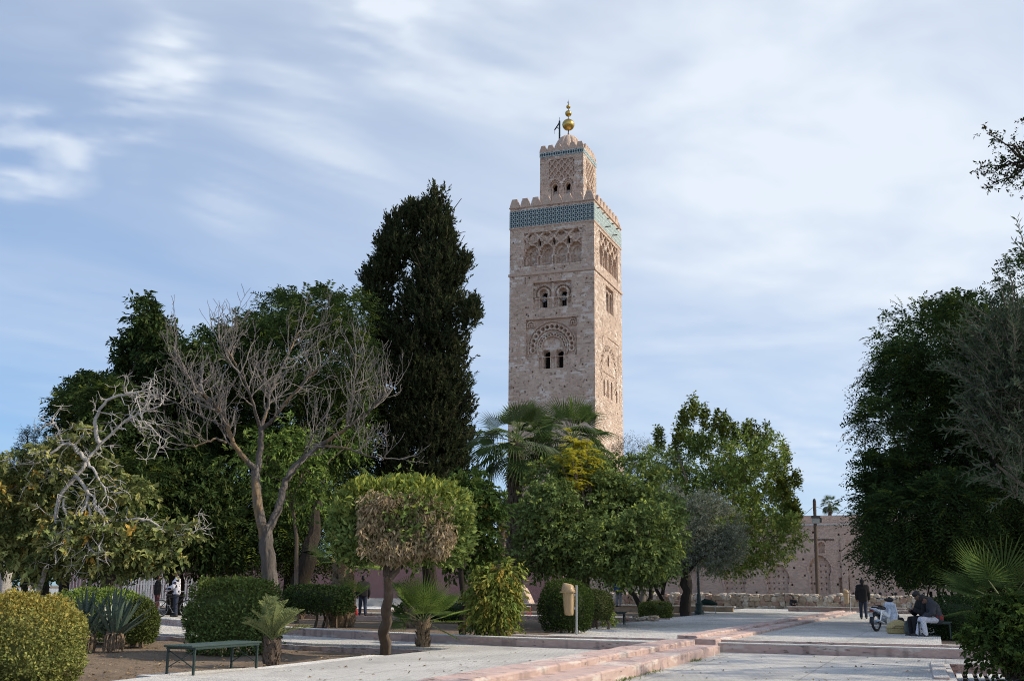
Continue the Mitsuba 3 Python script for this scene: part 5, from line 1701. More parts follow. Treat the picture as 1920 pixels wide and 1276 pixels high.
q = G(508, 1250, -.2)
date_palm('young date palm with stubby trunk and pale arching fronds beside the left bench', [q[0], q[1], -.15], .5, .13, 22, 1.0, 321, 'm_palm_pale', .26, .026, (90, 28), .5, 160)
date_palm('distant date palm crown beside the left foot of the minaret', gz(940, 84., 0), 6.6, .3, 26, 2.4, 322, 'm_palm', .5, .06, (80, -30), .5)
date_palm('low feathery palm between the mop headed tree and the ruined pier', gz(905, 40., 0), 1.9, .12, 12, 1.5, 323, 'm_palm', .35, .04, (60, -5), .6, 40)
# low fan palms
fan_lo = fan_set(r, 4, 'm_palm_light', Lp=.5, R=.72, n=30, span=105, droop=.1, cup=.3, tipdrop=.14, wide=.6)
fan_lo2 = fan_set(r, 3, 'm_palm', Lp=.5, R=.7, n=30, span=110, droop=.2, cup=.2, tipdrop=.3, wide=.6)


def low_palm(label, base, hgt, ra, specs, seed, sc=1., stub=200, bulge=1.3, L=.22):
    r = np.random.default_rng(seed)
    t = thing('low_fan_palm', label, 'palm')
    base = np.asarray(base, float)
    top = base + [0, 0, hgt]
    put(t, 'trunk', ring_trunk(r, base - [0, 0, .1], top, ra * bulge, ra, max(4, int(hgt / .1))), 'm_bark_mid', 30)
    put(t, 'leaf_bases', stubs(r, base, top, ra * bulge, ra, stub, L, L * .4), flat(f'bases_{t}', (.23, .17, .11), .9), kind='stuff')
    for az, el, s_, kind in specs:
        fronds(t, r, top, [(math.radians(az) + r.normal(0, .12), math.radians(el), s_ * sc)], fan_lo if kind else fan_lo2, None)
    return t


q = G(792, 1219, -.1)
low_palm('small bright green fan palm at the tip of the left bed', [q[0], q[1], -.1], .68, .075,
         [(270, 72, 1.05, 1), (230, 62, 1.0, 1), (310, 60, .95, 1), (200, 55, .95, 1), (350, 40, 1.0, 1), (0, 18, 1.05, 1), (335, 5, .95, 1), (180, 35, 1., 0), (150, 50, .95, 0), (90, 60, 1., 0), (40, 50, 1., 0), (285, 35, .85, 1), (215, 22, .8, 0), (10, -15, .9, 0), (170, 5, .85, 0), (60, 25, .9, 0)], 331, 1.1, 90, 1.1, .24)
q = gz(643, 40., .1)
t = low_palm('shaggy thick trunked palm shaded beside the dark square hedge', q, 2.15, .24, [(0, 12, 1.3, 1), (340, -5, 1.2, 1), (20, 55, 1.1, 1), (300, 50, 1., 0), (200, 30, 1., 0), (100, 60, 1.1, 0), (150, 50, 1., 0), (250, 10, .9, 0)], 332, 1.25, 420, 1.55, .3)
q2 = q + np.array([.35, -.35, .95])
r = np.random.default_rng(9)
for az, el in ((-60, 50), (-20, 35), (-100, 60)): fronds(t, r, q2, [(math.radians(az), math.radians(el), .8)], fan_lo, None)
q = np.array([P(1905, 1200, 21.)[0], 21.2, .0])
low_palm('fan palm with stiff sunlit fronds in the right foreground bush', q, 1.15, .12,
         [(205, 58, 1.15, 1), (240, 68, 1.15, 0), (182, 25, 1.05, 0), (172, 2, 1., 0), (190, -14, .95, 0), (215, -5, .9, 0), (160, 38, 1.1, 0), (290, 55, 1.1, 0), (250, 25, 1., 0), (270, -5, .9, 0), (330, 40, 1., 0), (90, 50, 1., 0), (30, 40, 1., 0), (130, 30, 1., 0)], 333, 1.15)
c = np.array([P(1905, 1170, 20.5)[0], 20.6, .6])
b = [(c + [-.05, 0, .35], np.array([.45, .45, .42])), (c + [.3, .2, .1], np.array([.7, .6, .6])), (c + [-.35, .1, -.05], np.array([.5, .5, .45])), (c + [.1, -.2, -.4], np.array([.7, .55, .4])), (c + [.8, 0, 0], np.array([.8, .7, .9])), (c + [-.1, -.3, -.62], np.array([.4, .35, .2]))]
tree('broadleaf_shrub', 'glossy broadleaf bush with a lit yellow green top at the right edge', 'shrub', c - [-.2, 0, .9], c - [-.2, 0, .4], b, .05, 'm_bark_mid',
     dict(n_tw=1500, k=9, tw_len=.22, leaf=(.12, .5), droop=.3, up=.3, gap=.30, shell=.3, palette=[(.055, .09, .028), (.075, .12, .035), (.10, .15, .035)]), GLOSSY, seed=41)
low_palm('dim low fan palm under the mop headed tree', gz(770, 40., .1), .9, .12, [(200, 50, 1, 0), (260, 60, 1, 0), (330, 40, 1, 0), (20, 50, 1, 0), (120, 50, 1, 0), (300, 20, .9, 0)], 335, 1., 60)
low_palm('sprouting small fan palm behind the square hedge at the foot of the dark trunk', gz(566, 50., .1), 1.25, .08, [(200, 60, .7, 1), (260, 70, .7, 1), (330, 50, .7, 1), (20, 50, .6, 1), (120, 50, .6, 1)], 336, .8, 40)


def agave(label, base, n, L, seed, lean=0.):
    r = np.random.default_rng(seed)
    t = thing('agave', label, 'agave')
    base = np.asarray(base, float)
    for i in range(n):
        q = i / n
        az = i * 2.39996
        el = math.radians(86 - 52 * q + r.normal(0, 5))
        ln = L * r.uniform(.8, 1.08) * (1 - .15 * q)
        d = np.array([math.cos(az) * math.cos(el), math.sin(az) * math.cos(el), math.sin(el)]) + np.array([lean, 0, 0])
        d = nrm(d)
        s_ = nrm(np.cross(d, [0, 0, 1.]) + .02)
        nn = np.cross(s_, d)
        ts = np.linspace(0, 1, 9)
        hw = .062 * np.array([.85, .8, .85, .95, 1., .92, .72, .4, .03])
        v = []
        for a_, h_ in zip(ts, hw):
            cpt = base + np.array([math.cos(az), math.sin(az), 0]) * .08 + d * ln * a_ - nn * .10 * ln * a_ ** 2 * q
            v += [cpt - s_ * h_ + nn * h_ * .45, cpt - nn * h_ * .25, cpt + s_ * h_ + nn * h_ * .45]
        f = []
        for k in range(8):
            a_ = k * 3
            f += [[a_, a_ + 1, a_ + 4], [a_, a_ + 4, a_ + 3], [a_ + 1, a_ + 2, a_ + 5], [a_ + 1, a_ + 5, a_ + 4]]
        put(t, 'leaf', trimesh.Trimesh(v, f, process=False), 'm_agave_leaf', True)
    r2 = np.random.default_rng(seed + 1)
    put(t, 'dry_leaf_bases', cat([stubs(r2, base - [0, 0, .25], base + [0, 0, .08], .2, .16, 60, .2, .1)]), 'm_bases_agave', kind='stuff')
    for i in range(7):
        az = r2.uniform(3.6, 5.6)
        e = base + np.array([math.cos(az) * .35, math.sin(az) * .3, -.28])
        m_ = base + np.array([math.cos(az) * .3, math.sin(az) * .25, .12])
        put(t, 'dry_leaf', tube(smooth_path(np.array([base, m_, e]), 4), [.03, .035, .035, .03, .025, .02, .015, .012, .006], 4), 'm_bases_agave', 40)
    return t


flat('bases_agave', (.20, .145, .10), .9)
scene['m_agave_leaf'] = {'type': 'twosided', 'b': {'type': 'principled', 'base_color': mikit.proc(lambda p, n, uv: mikit.mix((.07, .11, .085), (.13, .18, .145), mikit.fbm(p.x * 6, p.y * 6, p.z * 3, 3))), 'roughness': .36, 'specular': .5}}
q = G(158, 1222, -.2)
agave('grey green agave with upright blades left of its twin', [q[0], q[1], .12], 30, 1.25, 341, .06)
q = G(212, 1222, -.2)
agave('right hand grey green agave with long upright blades', [q[0], q[1], .12], 34, 1.35, 342, .05)
q = G(110, 1190, -.2)
agave('agave partly hidden behind the golden hedge', [q[0], q[1] + .6, .2], 20, 1.2, 343)
r = np.random.default_rng(77)
c = G(243, 1203, -.2)
m = trimesh.creation.icosphere(3, 1.)
m.vertices = m.vertices * [.42, .32, .23] * (1 + .25 * (meshkit.fbm(m.vertices * 1.6, 3, 4) - .5))[:, None]
m.apply_transform(rotz(.2, (c[0], c[1], -.05)))
k = struct('boulder', m, 'm_rubble', '', '', True)
labels[k] = {'label': 'rounded pinkish boulder lying on the bare soil beside the agaves', 'category': 'boulder'}
# fallen leaves on the soil
n = 420
px_, py_ = r.uniform(40, 700, n), r.uniform(1205, 1276, n)
pos = np.array([G(a_, b_, -.13) for a_, b_ in zip(px_, py_)])
v, f = leaf_mesh(pos, np.c_[r.normal(0, 1, (n, 2)), r.normal(0, .15, n)], np.array([0, 0, 1.]) + r.normal(0, .3, (n, 3)), r.uniform(.05, .13, n), r.uniform(.03, .07, n))
lv = [(v, f, np.repeat(colours(r, n, [(.28, .19, .10), (.2, .13, .07), (.34, .27, .16)], None, .2), 4, 0))]
n = 150
px_, py_ = r.uniform(500, 1760, n), r.uniform(1222, 1276, n)
pos = np.array([G(a_, b_, .008) for a_, b_ in zip(px_, py_)])
uu_ = pos @ E1
pos = pos[(uu_ > -4.7) | ((uu_ < -6.4) & (uu_ > -11))]
n = len(pos)
v, f = leaf_mesh(pos, np.c_[r.normal(0, 1, (n, 2)), np.abs(r.normal(0, .1, n))], np.array([0, 0, 1.]) + r.normal(0, .3, (n, 3)), r.uniform(.04, .10, n), r.uniform(.03, .05, n))
lv.append((v, f, np.repeat(colours(r, n, [(.20, .13, .06), (.13, .09, .05), (.28, .21, .10)], None, .2), 4, 0)))
m, cc = join(lv)
put(None, 'leaf_litter', m, DULL, False, cc)
labels['leaf_litter'] = {'label': 'scattered dry leaves on the bare left bed and the front paving', 'category': 'leaf litter', 'kind': 'stuff'}
n = 260
u_, v_ = np.full(n, -4.9) + np.abs(r.normal(0, .07, n)), r.choice([16.5, 18.5, 20.2, 24.], n) + r.normal(0, .35, n)
pos = np.array([S(a_, b_, .0) for a_, b_ in zip(u_, v_)])
v, f = leaf_mesh(pos, np.c_[r.normal(0, .6, (n, 2)), np.ones(n)], r.normal(0, 1, (n, 3)), r.uniform(.03, .09, n), .012)
m, cc = join([(v, f, np.repeat(colours(r, n, [(.12, .19, .04), (.17, .22, .06)]), 4, 0))])
put(None, 'grass_tufts', m, LEAF, False, cc)
labels['grass_tufts'] = {'label': 'little tufts of weeds growing along the foot of the pink kerb', 'category': 'grass', 'kind': 'stuff'}


# ------------------------------------------------------------------ benches, bins, posts
def bench(label, o, yaw, L, w, h, nsl, legs_at, topmat='m_slat_green'):
    t = thing('bench', label, 'bench', None)
    M = rotz(yaw, o)
    gap = w / nsl
    for i in range(nsl):
        put(t, 'slat', bev(-w / 2 + i * gap + .006, -w / 2 + (i + 1) * gap - .006, -L / 2, L / 2, h - .03, h, .005), topmat, to=M)
    put(t, 'frame', cat([bx(-w / 2, w / 2, y - .02, y + .02, h - .065, h - .031) for y in legs_at] + [bx(-w / 2 - .001, -w / 2 + .025, legs_at[0] + .021, legs_at[-1] - .021, h - .066, h - .032), bx(w / 2 - .025, w / 2 + .001, legs_at[0] + .021, legs_at[-1] - .021, h - .066, h - .032)]), 'm_steel_green', to=M)
    for y in legs_at:
        for x in (-w / 2 + .03, w / 2 - .03):
            put(t, 'leg', bx(x - .017, x + .017, y - .017, y + .017, -.02, h - .066), 'm_steel_green', to=M)
        put(t, 'brace', cat([bar((-w / 2 + .03, y - .02, .1), (w / 2 - .03, y - .02, h - .09), .014), bar((w / 2 - .03, y + .02, .1), (-w / 2 + .03, y + .02, h - .09), .014)]), 'm_steel_green', to=M)
    return t


q = (G(362, 1266) + G(310, 1262) + G(488, 1252) + G(428, 1251)) / 4
bench('dark green slatted bench on thin braced legs in the left foreground', [q[0], q[1], 0], -AX, 2.05, .58, .47, 6, (-.92, .92))
q = G(1146, 1170, zs)
bench('dark green bench beside the ball hedges at the edge of the walkway', [q[0], q[1] + .25, zs], -AX - 1.2, 1.15, .5, .45, 5, (-.5, .5))
qb = G(1762, 1193, zs)
bench('dark slatted bench on which the man in white trousers sits', [qb[0], qb[1] + .35, zs - .03], -AX + 1.57, .95, .55, .45, 6, (-.42, .42))


def litter_bin(label, o, yaw, sc=1.):
    t = thing('litter_bin', label, 'litter bin')
    M = rotz(yaw, o, sc)

    an = np.linspace(0, 2 * np.pi, 25)[:-1]

    def sec(y0, y1, w, z): return [(math.copysign(abs(math.cos(a)) ** .6, math.cos(a)) * w, (y0 + y1) / 2 + math.copysign(abs(math.sin(a)) ** .6, math.sin(a)) * (y1 - y0) / 2, z) for a in an]
    rings = [sec(-.09, .07, .10, .47), sec(-.11, .10, .125, .49), sec(-.12, .12, .14, .56), sec(-.125, .16, .165, 1.06)]
    v = np.array(rings).reshape(-1, 3)
    f = [[k, k + 1, 0] for k in range(1, 23)]
    for i in range(3):
        for k in range(24):
            a_, b_ = i * 24 + k, i * 24 + (k + 1) % 24
            f += [[a_, b_, b_ + 24], [a_, b_ + 24, a_ + 24]]
    put(t, 'bucket', trimesh.Trimesh(v, f, process=False), 'm_bin_tan', 50, to=M)
    hr = [sec(-.145, .19, .19, 1.0601), sec(-.145, .19, .19, 1.09), sec(-.135, .175, .175, 1.16), sec(-.11, .15, .15, 1.235), sec(-.05, .10, .09, 1.262)]
    v = np.array(hr).reshape(-1, 3)
    v[:, 2] -= np.where(v[:, 2] > 1.11, (.05 - v[:, 1]) * .22, 0)
    f = [[96, 96 + k, 97 + k] for k in range(1, 23)]
    for i in range(4):
        for k in range(24):
            a_, b_ = i * 24 + k, i * 24 + (k + 1) % 24
            f += [[a_, b_, b_ + 24], [a_, b_ + 24, a_ + 24]]
    put(t, 'hood', trimesh.Trimesh(v, f, process=False), 'm_bin_tan', 50, to=M)
    put(t, 'opening', bx(-.12, .12, .12, .192, 1.085, 1.15), 'm_interior', to=M)  # solid dark block, its colour standing for the shade inside the slot
    put(t, 'rim', bx(-.20, .20, -.15, .20, 1.03, 1.0595), 'm_bin_tan', to=M)
    put(t, 'post', tube([(.0, -.19, -.2), (0, -.19, 1.22)], .03, 10), 'm_steel_grey', 40, to=M)
    put(t, 'bracket', cat([bx(-.04, .04, -.17, -.128, .62, .67), bx(-.04, .04, -.17, -.141, .95, 1.0)]), 'm_steel_grey', to=M)
    return t


q = G(1067, 1189, zs)
litter_bin('tan litter bin on a grey post at the edge of the walkway', [q[0], q[1], zs], 1.35, 1.1)
q = G(1588, 1139, zs)
litter_bin('distant tan litter bin in front of the rubble wall', [P(1588, 1139, 74.)[0], 74., zs], 1.35, 1.15)

t = thing('utility_pole', 'tall dark wooden pole with a junction box and cables before the far wall', 'pole')
q = G(1534, 1139, zs)
qt = P(1527, 940, q[1])
put(t, 'shaft', tube([q - [0, 0, .3], (q + qt) / 2, qt], [.17, .15, .14], 10), 'm_pole_wood', 40)
qj = P(1529, 975, q[1])
put(t, 'junction_box', bx(qj[0] - .36, qj[0] + .24, q[1] - .40, q[1] - .18, qj[2] - .26, qj[2] + .16), 'm_box_grey')
put(t, 'lamp_bracket', cat([bx(qj[0] + .15, qj[0] + .45, q[1] - .3, q[1] - .1, qj[2] - .18, qj[2] + .22), bx(qj[0] - .42, qj[0] + .3, q[1] - .44, q[1] - .16, qj[2] + .165, qj[2] + .36)]), 'm_black_iron')
put(t, 'cap', lathe([(0, 0), (.15, 0), (.12, .18), (0, .3)], 10), 'm_black_iron', 30, to=frame(qt, [1, 0, 0], [0, 1, 0], ZUP))
for x, y, dy in ((1440, 1005, 0.), (1600, 960, 8.)):
    e = P(x, y, q[1] + dy)
    w_ = np.linspace(P(1527, 948, q[1]), e, 9)
    w_[:, 2] -= .25 * np.sin(np.linspace(0, np.pi, 9))
    put(t, 'cable', tube(w_, .018, 4), 'm_cable')
t = thing('lamp_post', 'dark green cast iron lamp post with a fluted base under the olive tree', 'lamp post')
q = G(1311, 1151, zs)
M = frame([q[0], q[1], zs], [1, 0, 0], [0, 1, 0], ZUP)
put(t, 'base', lathe([(0, 0), (.26, 0), (.26, .18), (.2, .24), (.18, .5), (.2, .56), (.14, .62), (.11, 1.0), (.12, 1.04), (.085, 1.1), (0, 1.1)], 16), 'm_steel_green', 30, to=M)
put(t, 'shaft', tube([(0, 0, 1.1), (0, 0, 4.3)], [.075, .05], 10), 'm_steel_green', 40, to=M)
put(t, 'bracket', cat([tube([(-.45, 0, 4.2), (-.2, 0, 4.4), (0, 0, 4.2), (.2, 0, 4.4), (.45, 0, 4.2)], .02, 6)]), 'm_steel_green', to=M)
for s_ in (-.45, .45):
    k = put(t, 'lantern', lathe([(0, 3.75), (.08, 3.75), (.15, 4.1), (0, 4.1)], 8), 'm_white_paint', to=M @ frame([s_, 0, 0], [1, 0, 0], [0, 1, 0], ZUP))
    put(k, 'cap', lathe([(0, 4.101), (.18, 4.101), (.05, 4.25), (0, 4.3)], 8), 'm_steel_green', to=M @ frame([s_, 0, 0], [1, 0, 0], [0, 1, 0], ZUP))
t = thing('white_fence', 'white picket fence in the sun far behind the cyclist', 'fence')
for i in range(46):
    x = -26.2 + i * .19
    put(t, 'picket', bx(x - .045, x + .045, 77.98, 78.02, .1, 2.0 + .05 * (i % 2)), 'm_white_paint')
put(t, 'rail', bx(-26.4, -17.4, 78.021, 78.06, .55, .63), 'm_white_paint')
put(t, 'rail', bx(-26.4, -17.4, 78.021, 78.06, 1.55, 1.63), 'm_white_paint')
t = thing('white_fence', 'pale low wall and railing at the far left edge behind the trunks', 'fence')
put(t, 'wall', bx(-48, -31, 90, 90.3, 0, 1.2), 'm_white_paint')
for i in range(30): put(t, 'bar', bx(-34 + i * .25, -33.95 + i * .25, 88., 88.05, .1, 2.4), 'm_steel_grey')
t = thing('white_wall', 'low white garden wall seen beneath the mop headed tree', 'wall')
put(t, 'wall', bx(-14.5, -3.5, 84, 84.3, 0, .75), 'm_border')
t = thing('red_chair', 'red and pale plastic chair standing by the palm trunk', 'chair')
q = G(985, 1153, zs)
M = rotz(.3, [q[0], q[1], zs])
put(t, 'seat', bev(-.22, .22, -.2, .22, .4, .44), 'm_border', to=M)
put(t, 'backrest', xf(bev(-.03, .03, -.2, .22, 0, .62, .01), frame([-.22, 0, .44], [.98, 0, .17], [0, 1, 0], [-.17, 0, .98])), 'm_red_plastic', to=M)
for sx in (-.19, .19):
    for sy in (-.17, .19): put(t, 'leg', bx(sx - .02, sx + .02, sy - .02, sy + .02, 0, .399), 'm_red_plastic', to=M)

# ------------------------------------------------------------------ people
def ball(p, r): return m3.Manifold.sphere(float(r), 14).translate([float(x) for x in p])


def bone(p0, r0, p1, r1): return m3.Manifold.batch_hull([ball(p0, r0), ball(p1, r1)])


def skin(ms, edge=.035, it=4):
    u = ms[0]
    for q in ms[1:]: u = u + q
    q = man(u.refine_to_length(edge))
    q.merge_vertices()
    trimesh.smoothing.filter_taubin(q, iterations=it)
    return q


STAND = dict(pelvis=(0, 0, .95), chest=(0, .0, 1.28), neck=(0, .0, 1.47), head=(0, .03, 1.62), sl=(-.19, 0, 1.41), sr=(.19, 0, 1.41), el=(-.25, -.02, 1.12), er=(.25, -.02, 1.12), hl=(-.25, .06, .87), hr=(.25, .06, .87),
             hipl=(-.09, 0, .9), hipr=(.09, 0, .9), kl=(-.10, .02, .49), kr=(.10, .02, .49), al=(-.10, -.02, .08), ar=(.10, -.02, .08))
SIT = dict(STAND, pelvis=(0, 0, .53), chest=(0, .08, .85), neck=(0, .16, 1.03), head=(0, .27, 1.16), sl=(-.19, .12, .97), sr=(.19, .12, .97), el=(-.24, .22, .70), er=(.24, .22, .70), hl=(-.10, .48, .62), hr=(.10, .48, .62),
           hipl=(-.10, .02, .51), hipr=(.10, .02, .51), kl=(-.13, .46, .50), kr=(.13, .46, .50), al=(-.13, .44, .08), ar=(.13, .44, .08))


def person(label, o, yaw, J, top, legs, shoes, sc=1., coat=.02, sleeves=True, hair='m_hair', long=0., cap=None):
    t = thing('person', label, 'person')
    J = {k: np.array(v, float) for k, v in J.items()}
    M = rotz(yaw, o, sc)
    fw = np.array([0, 1., 0])
    hd = nrm(J['head'] - J['neck'])
    face = nrm(fw - hd * (fw @ hd))
    lat = np.cross(face, hd)
    H = J['head']
    b = [bone(J['pelvis'] + [-.08, 0, 0], .11, J['pelvis'] + [.08, 0, 0], .11), m3.Manifold.batch_hull([ball(J['pelvis'] + [-.06, 0, .03], .11), ball(J['pelvis'] + [.06, 0, .03], .11), ball(J['chest'] + [-.08, 0, 0], .12), ball(J['chest'] + [.08, 0, 0], .12)]),
         m3.Manifold.batch_hull([ball(J['chest'] + [-.08, 0, 0], .12), ball(J['chest'] + [.08, 0, 0], .12), ball(J['sl'], .065), ball(J['sr'], .065), ball(J['neck'], .06)]), bone(J['neck'] - hd * .05, .06, H - hd * .05, .055),
         m3.Manifold.batch_hull([ball(H + hd * .04 - face * .02, .093), ball(H + face * .015 - hd * .04, .072), ball(H + face * .05 - hd * .085, .035)]),
         bone(H + face * .085 + hd * .005, .012, H + face * .105 - hd * .028, .016), bone(H + face * .078 - hd * .062 - lat * .018, .012, H + face * .078 - hd * .062 + lat * .018, .012)]
    for s_ in (-1, 1): b.append(bone(H + lat * s_ * .088 - hd * .03, .016, H + lat * s_ * .092 + hd * .02, .018))
    for a in 'lr':
        s_ = -1 if a == 'l' else 1
        b += [bone(J['s' + a], .056, J['e' + a], .042), bone(J['e' + a], .042, J['h' + a], .028), bone(J['hip' + a], .092, J['k' + a], .062), bone(J['k' + a], .062, J['a' + a], .042), bone(J['a' + a] - [0, .03, .02], .04, J['a' + a] + [0, .15, -.05], .03)]
        d = nrm(J['h' + a] - J['e' + a])
        x = nrm(np.cross(d, [s_ * .3, .2, 1.]))
        pl = J['h' + a] + d * .05
        b.append(m3.Manifold.batch_hull([ball(J['h' + a], .026), ball(pl + x * .028, .018), ball(pl - x * .028, .018)]))
        up_ = np.cross(d, x)
        for i, L in enumerate((.062, .075, .08, .068)):
            k0 = pl + x * (.032 - .021 * i)
            k1 = k0 + d * L * .5 + up_ * .008
            b += [bone(k0, .0095, k1, .009), bone(k1, .009, k1 + d * L * .42 + up_ * .03, .008)]
        b.append(bone(J['h' + a] + x * .022 + d * .01, .011, J['h' + a] + x * .055 + d * .05 + up_ * .01, .009))
    put(t, 'body', skin(b, .03, 3), 'm_skin', True, to=M)
    c = coat
    tz = [m3.Manifold.batch_hull([ball(J['pelvis'] + [-.07, 0, -.02 - long], .115 + c), ball(J['pelvis'] + [.07, 0, -.02 - long], .115 + c), ball(J['chest'] + [-.09, 0, 0], .125 + c), ball(J['chest'] + [.09, 0, 0], .125 + c)]),
          m3.Manifold.batch_hull([ball(J['chest'] + [-.09, 0, 0], .125 + c), ball(J['chest'] + [.09, 0, 0], .125 + c), ball(J['sl'], .07 + c), ball(J['sr'], .07 + c), ball(J['neck'] - hd * .02, .065 + c)])]
    for a in 'lr':
        tz.append(bone(J['s' + a], .062 + c, J['e' + a], .05 + c))
        if sleeves: tz.append(bone(J['e' + a], .05 + c, J['e' + a] * .12 + J['h' + a] * .88, .036 + c))
    put(t, 'jacket', skin(tz, .04, 4), top, True, to=M)
    tz = [bone(J['pelvis'] + [-.07, 0, -.01], .125, J['pelvis'] + [.07, 0, -.01], .125)]
    for a in 'lr': tz += [bone(J['hip' + a], .108, J['k' + a], .08), bone(J['k' + a], .08, J['a' + a] + [0, 0, .03], .066)]
    put(t, 'trousers', skin(tz, .04, 4), legs, True, to=M)
    for a in 'lr':
        p_ = J['a' + a]
        sh = m3.Manifold.batch_hull([ball(p_ - [0, .05, .035], .045), ball(p_ + [0, .02, .0], .05), ball(p_ + [0, .17, -.045], .034)])
        put(t, 'shoe', skin([sh], .04, 2), shoes, True, to=M)
    hb = m3.Manifold.batch_hull([ball(H + hd * .05 - face * .03, .10), ball(H - face * .05 - hd * .02, .075), ball(H + hd * .075 + face * .03, .07)])
    put(t, 'hair', skin([hb], .03, 2), hair, True, to=M)
    if cap:
        put(t, 'hood', skin([m3.Manifold.batch_hull([ball(J['neck'] - face * .07, .08), ball(J['neck'] - face * .03 + hd * .05, .075)])], .03, 2), cap, True, to=M)
    return t


Wk = dict(STAND, kl=(-.10, .10, .50), al=(-.10, .12, .08), kr=(.10, .0, .49), ar=(.10, -.17, .10), hl=(-.26, .0, .88), hr=(.26, .06, .88))
q = G(1620, 1160, zs)
person('man in a black jacket and dark jeans walking away with his back turned', [q[0], q[1], zs], -.25, Wk, 'm_cloth_black', 'm_cloth_navy', 'm_shoe', 1.06, .035, long=.06, cap='m_cloth_black')
q = G(1752, 1190, zs)
# seated men: facing left in the picture
bo = np.array([qb[0] + .05, qb[1] + .35, zs - .03])
Sb = dict(SIT, chest=(0, .10, .84), neck=(0, .22, 1.0), head=(0, .36, 1.07), hl=(-.08, .36, .60), hr=(.08, .36, .60), sl=(-.19, .17, .95), sr=(.19, .17, .95), el=(-.26, .2, .68), er=(.26, .2, .68), al=(-.13, .40, .07), ar=(.13, .56, .07))
person('man in white trousers and dark jacket bending forward on the bench', [bo[0], bo[1] - .18, bo[2]], math.pi / 2 - .1, Sb, 'm_cloth_charcoal', 'm_cloth_white', 'm_shoe', 1.0, .03, cap='m_cloth_charcoal')
put('person_001', 'jacket_side', skin([m3.Manifold.batch_hull([ball((-.14, -.03, .53), .075), ball((-.165, .06, .76), .06), ball((-.05, -.08, .58), .08), ball((-.17, .06, .60), .05)])], .03, 2), 'm_cloth_red', True, to=rotz(math.pi / 2 - .1, [bo[0], bo[1] - .18, bo[2]]))
Sc = dict(SIT, hl=(-.12, .46, .78), hr=(.1, .44, .74), el=(-.25, .24, .66), er=(.25, .24, .66))
t = person('second seated man in black holding a phone behind the man in white trousers', [bo[0] - .12, bo[1] + .38, bo[2]], math.pi / 2 + .15, Sc, 'm_cloth_black', 'm_cloth_black', 'm_shoe', 1.0, .03)
t = thing('phone', 'small phone in the hand of the seated man in black', 'phone')
put(t, 'case', bev(-.035, .035, -.006, .006, -.07, .07, .003), 'm_steel_grey', to=rotz(math.pi / 2 + .15, [bo[0] - .12, bo[1] + .38, bo[2]]) @ frame([-.12, .55, .86], [1, 0, 0], [0, 1, 0], ZUP))
# man with a bicycle and his companion
q = G(328, 1158, zs)
yb = 47.
xb_ = P(325, 1150, yb)[0]
Bk = dict(STAND, hl=(-.16, .40, 1.02), hr=(.22, .40, 1.0), el=(-.27, .12, 1.14), er=(.28, .12, 1.14), chest=(0, .03, 1.28))
person('person in a white spotted shirt standing with a bicycle', [xb_, yb + .25, zs], 1.75, Bk, 'm_cloth_spots', 'm_cloth_navy', 'm_shoe', 1.05, .03)
x_ = P(292, 1150, 49.)[0]
person('person in a dark top and pale skirt facing the cyclist', [x_, 49., zs], -1.4, STAND, 'm_cloth_black', 'm_cloth_maroon', 'm_shoe_white', .98, .02)
t = thing('bicycle', 'old dark bicycle with a front basket held by the person in the spotted shirt', 'bicycle')
BM = rotz(0.05, [xb_ + .05, yb - .15, zs])


def torus(R, r_, n=28, s=6):
    m_ = trimesh.creation.torus(R, r_, major_sections=n, minor_sections=s)
    m_.apply_transform(frame([0, 0, 0], [1, 0, 0], [0, 0, 1], [0, -1, 0]))
    return m_


for x in (-.55, .55):
    W_ = BM @ frame([x, 0, .34], [1, 0, 0], [0, 1, 0], ZUP)
    k = put(t, 'wheel', torus(.33, .018), 'm_rubber', True, to=W_)
    put(k, 'rim', torus(.305, .009), 'm_steel_grey', True, to=W_)
    put(k, 'spokes', cat([bar((0, 0, 0), (.3 * math.cos(a), 0, .3 * math.sin(a)), .004) for a in np.linspace(0, 6.28, 13)[:-1]]), 'm_steel_grey', to=W_)
put(t, 'frame', cat([tube(p_, .018, 6) for p_ in ([(-.55, 0, .34), (-.12, 0, .32)], [(-.12, 0, .32), (-.22, 0, .82)], [(-.12, 0, .32), (.38, 0, .78)], [(-.21, 0, .78), (.36, 0, .84)], [(-.55, 0, .34), (-.21, 0, .78)], [(.55, 0, .34), (.36, 0, .95)])]), 'm_black_iron', 40, to=BM)
put(t, 'handlebar', tube([(.22, .28, 1.02), (.34, .2, 1.0), (.36, 0, .96), (.34, -.2, 1.0), (.22, -.28, 1.02)], .013, 6), 'm_chrome', 40, to=BM)
put(t, 'saddle', xf(rock(np.random.default_rng(1), .26, .15, .08), frame([-.23, 0, .87], [1, 0, 0], [0, 1, 0], ZUP)), 'm_black_plastic', True, to=BM)
put(t, 'basket', cat([bar((.42 + a * .11, -.13, .8 + b_ * .07), (.42 + a * .11, .13, .8 + b_ * .07), .006) for a in range(3) for b_ in range(4)] + [bx(.41, .65, -.13, .13, .79, .8)] + [bar((.42, y, z), (.64, y, z), .006) for y in (-.13, .13) for z in (.8, .87, .94, 1.01)]), 'm_steel_grey', to=BM)
put(t, 'crank', cat([bar((-.12, .05, .32), (-.05, .05, .18), .02), bar((-.12, -.05, .32), (-.19, -.05, .46), .02), bx(-.09, -.01, .05, .14, .165, .185), bx(-.23, -.15, -.14, -.05, .455, .475)]), 'm_steel_grey', to=BM)
put(t, 'carrier', cat([bar((-.75, y, .74), (-.25, y, .74), .01) for y in (-.07, 0, .07)] + [bar((-.7, y, .74), (-.56, y, .36), .01) for y in (-.07, .07)]), 'm_black_iron', to=BM)
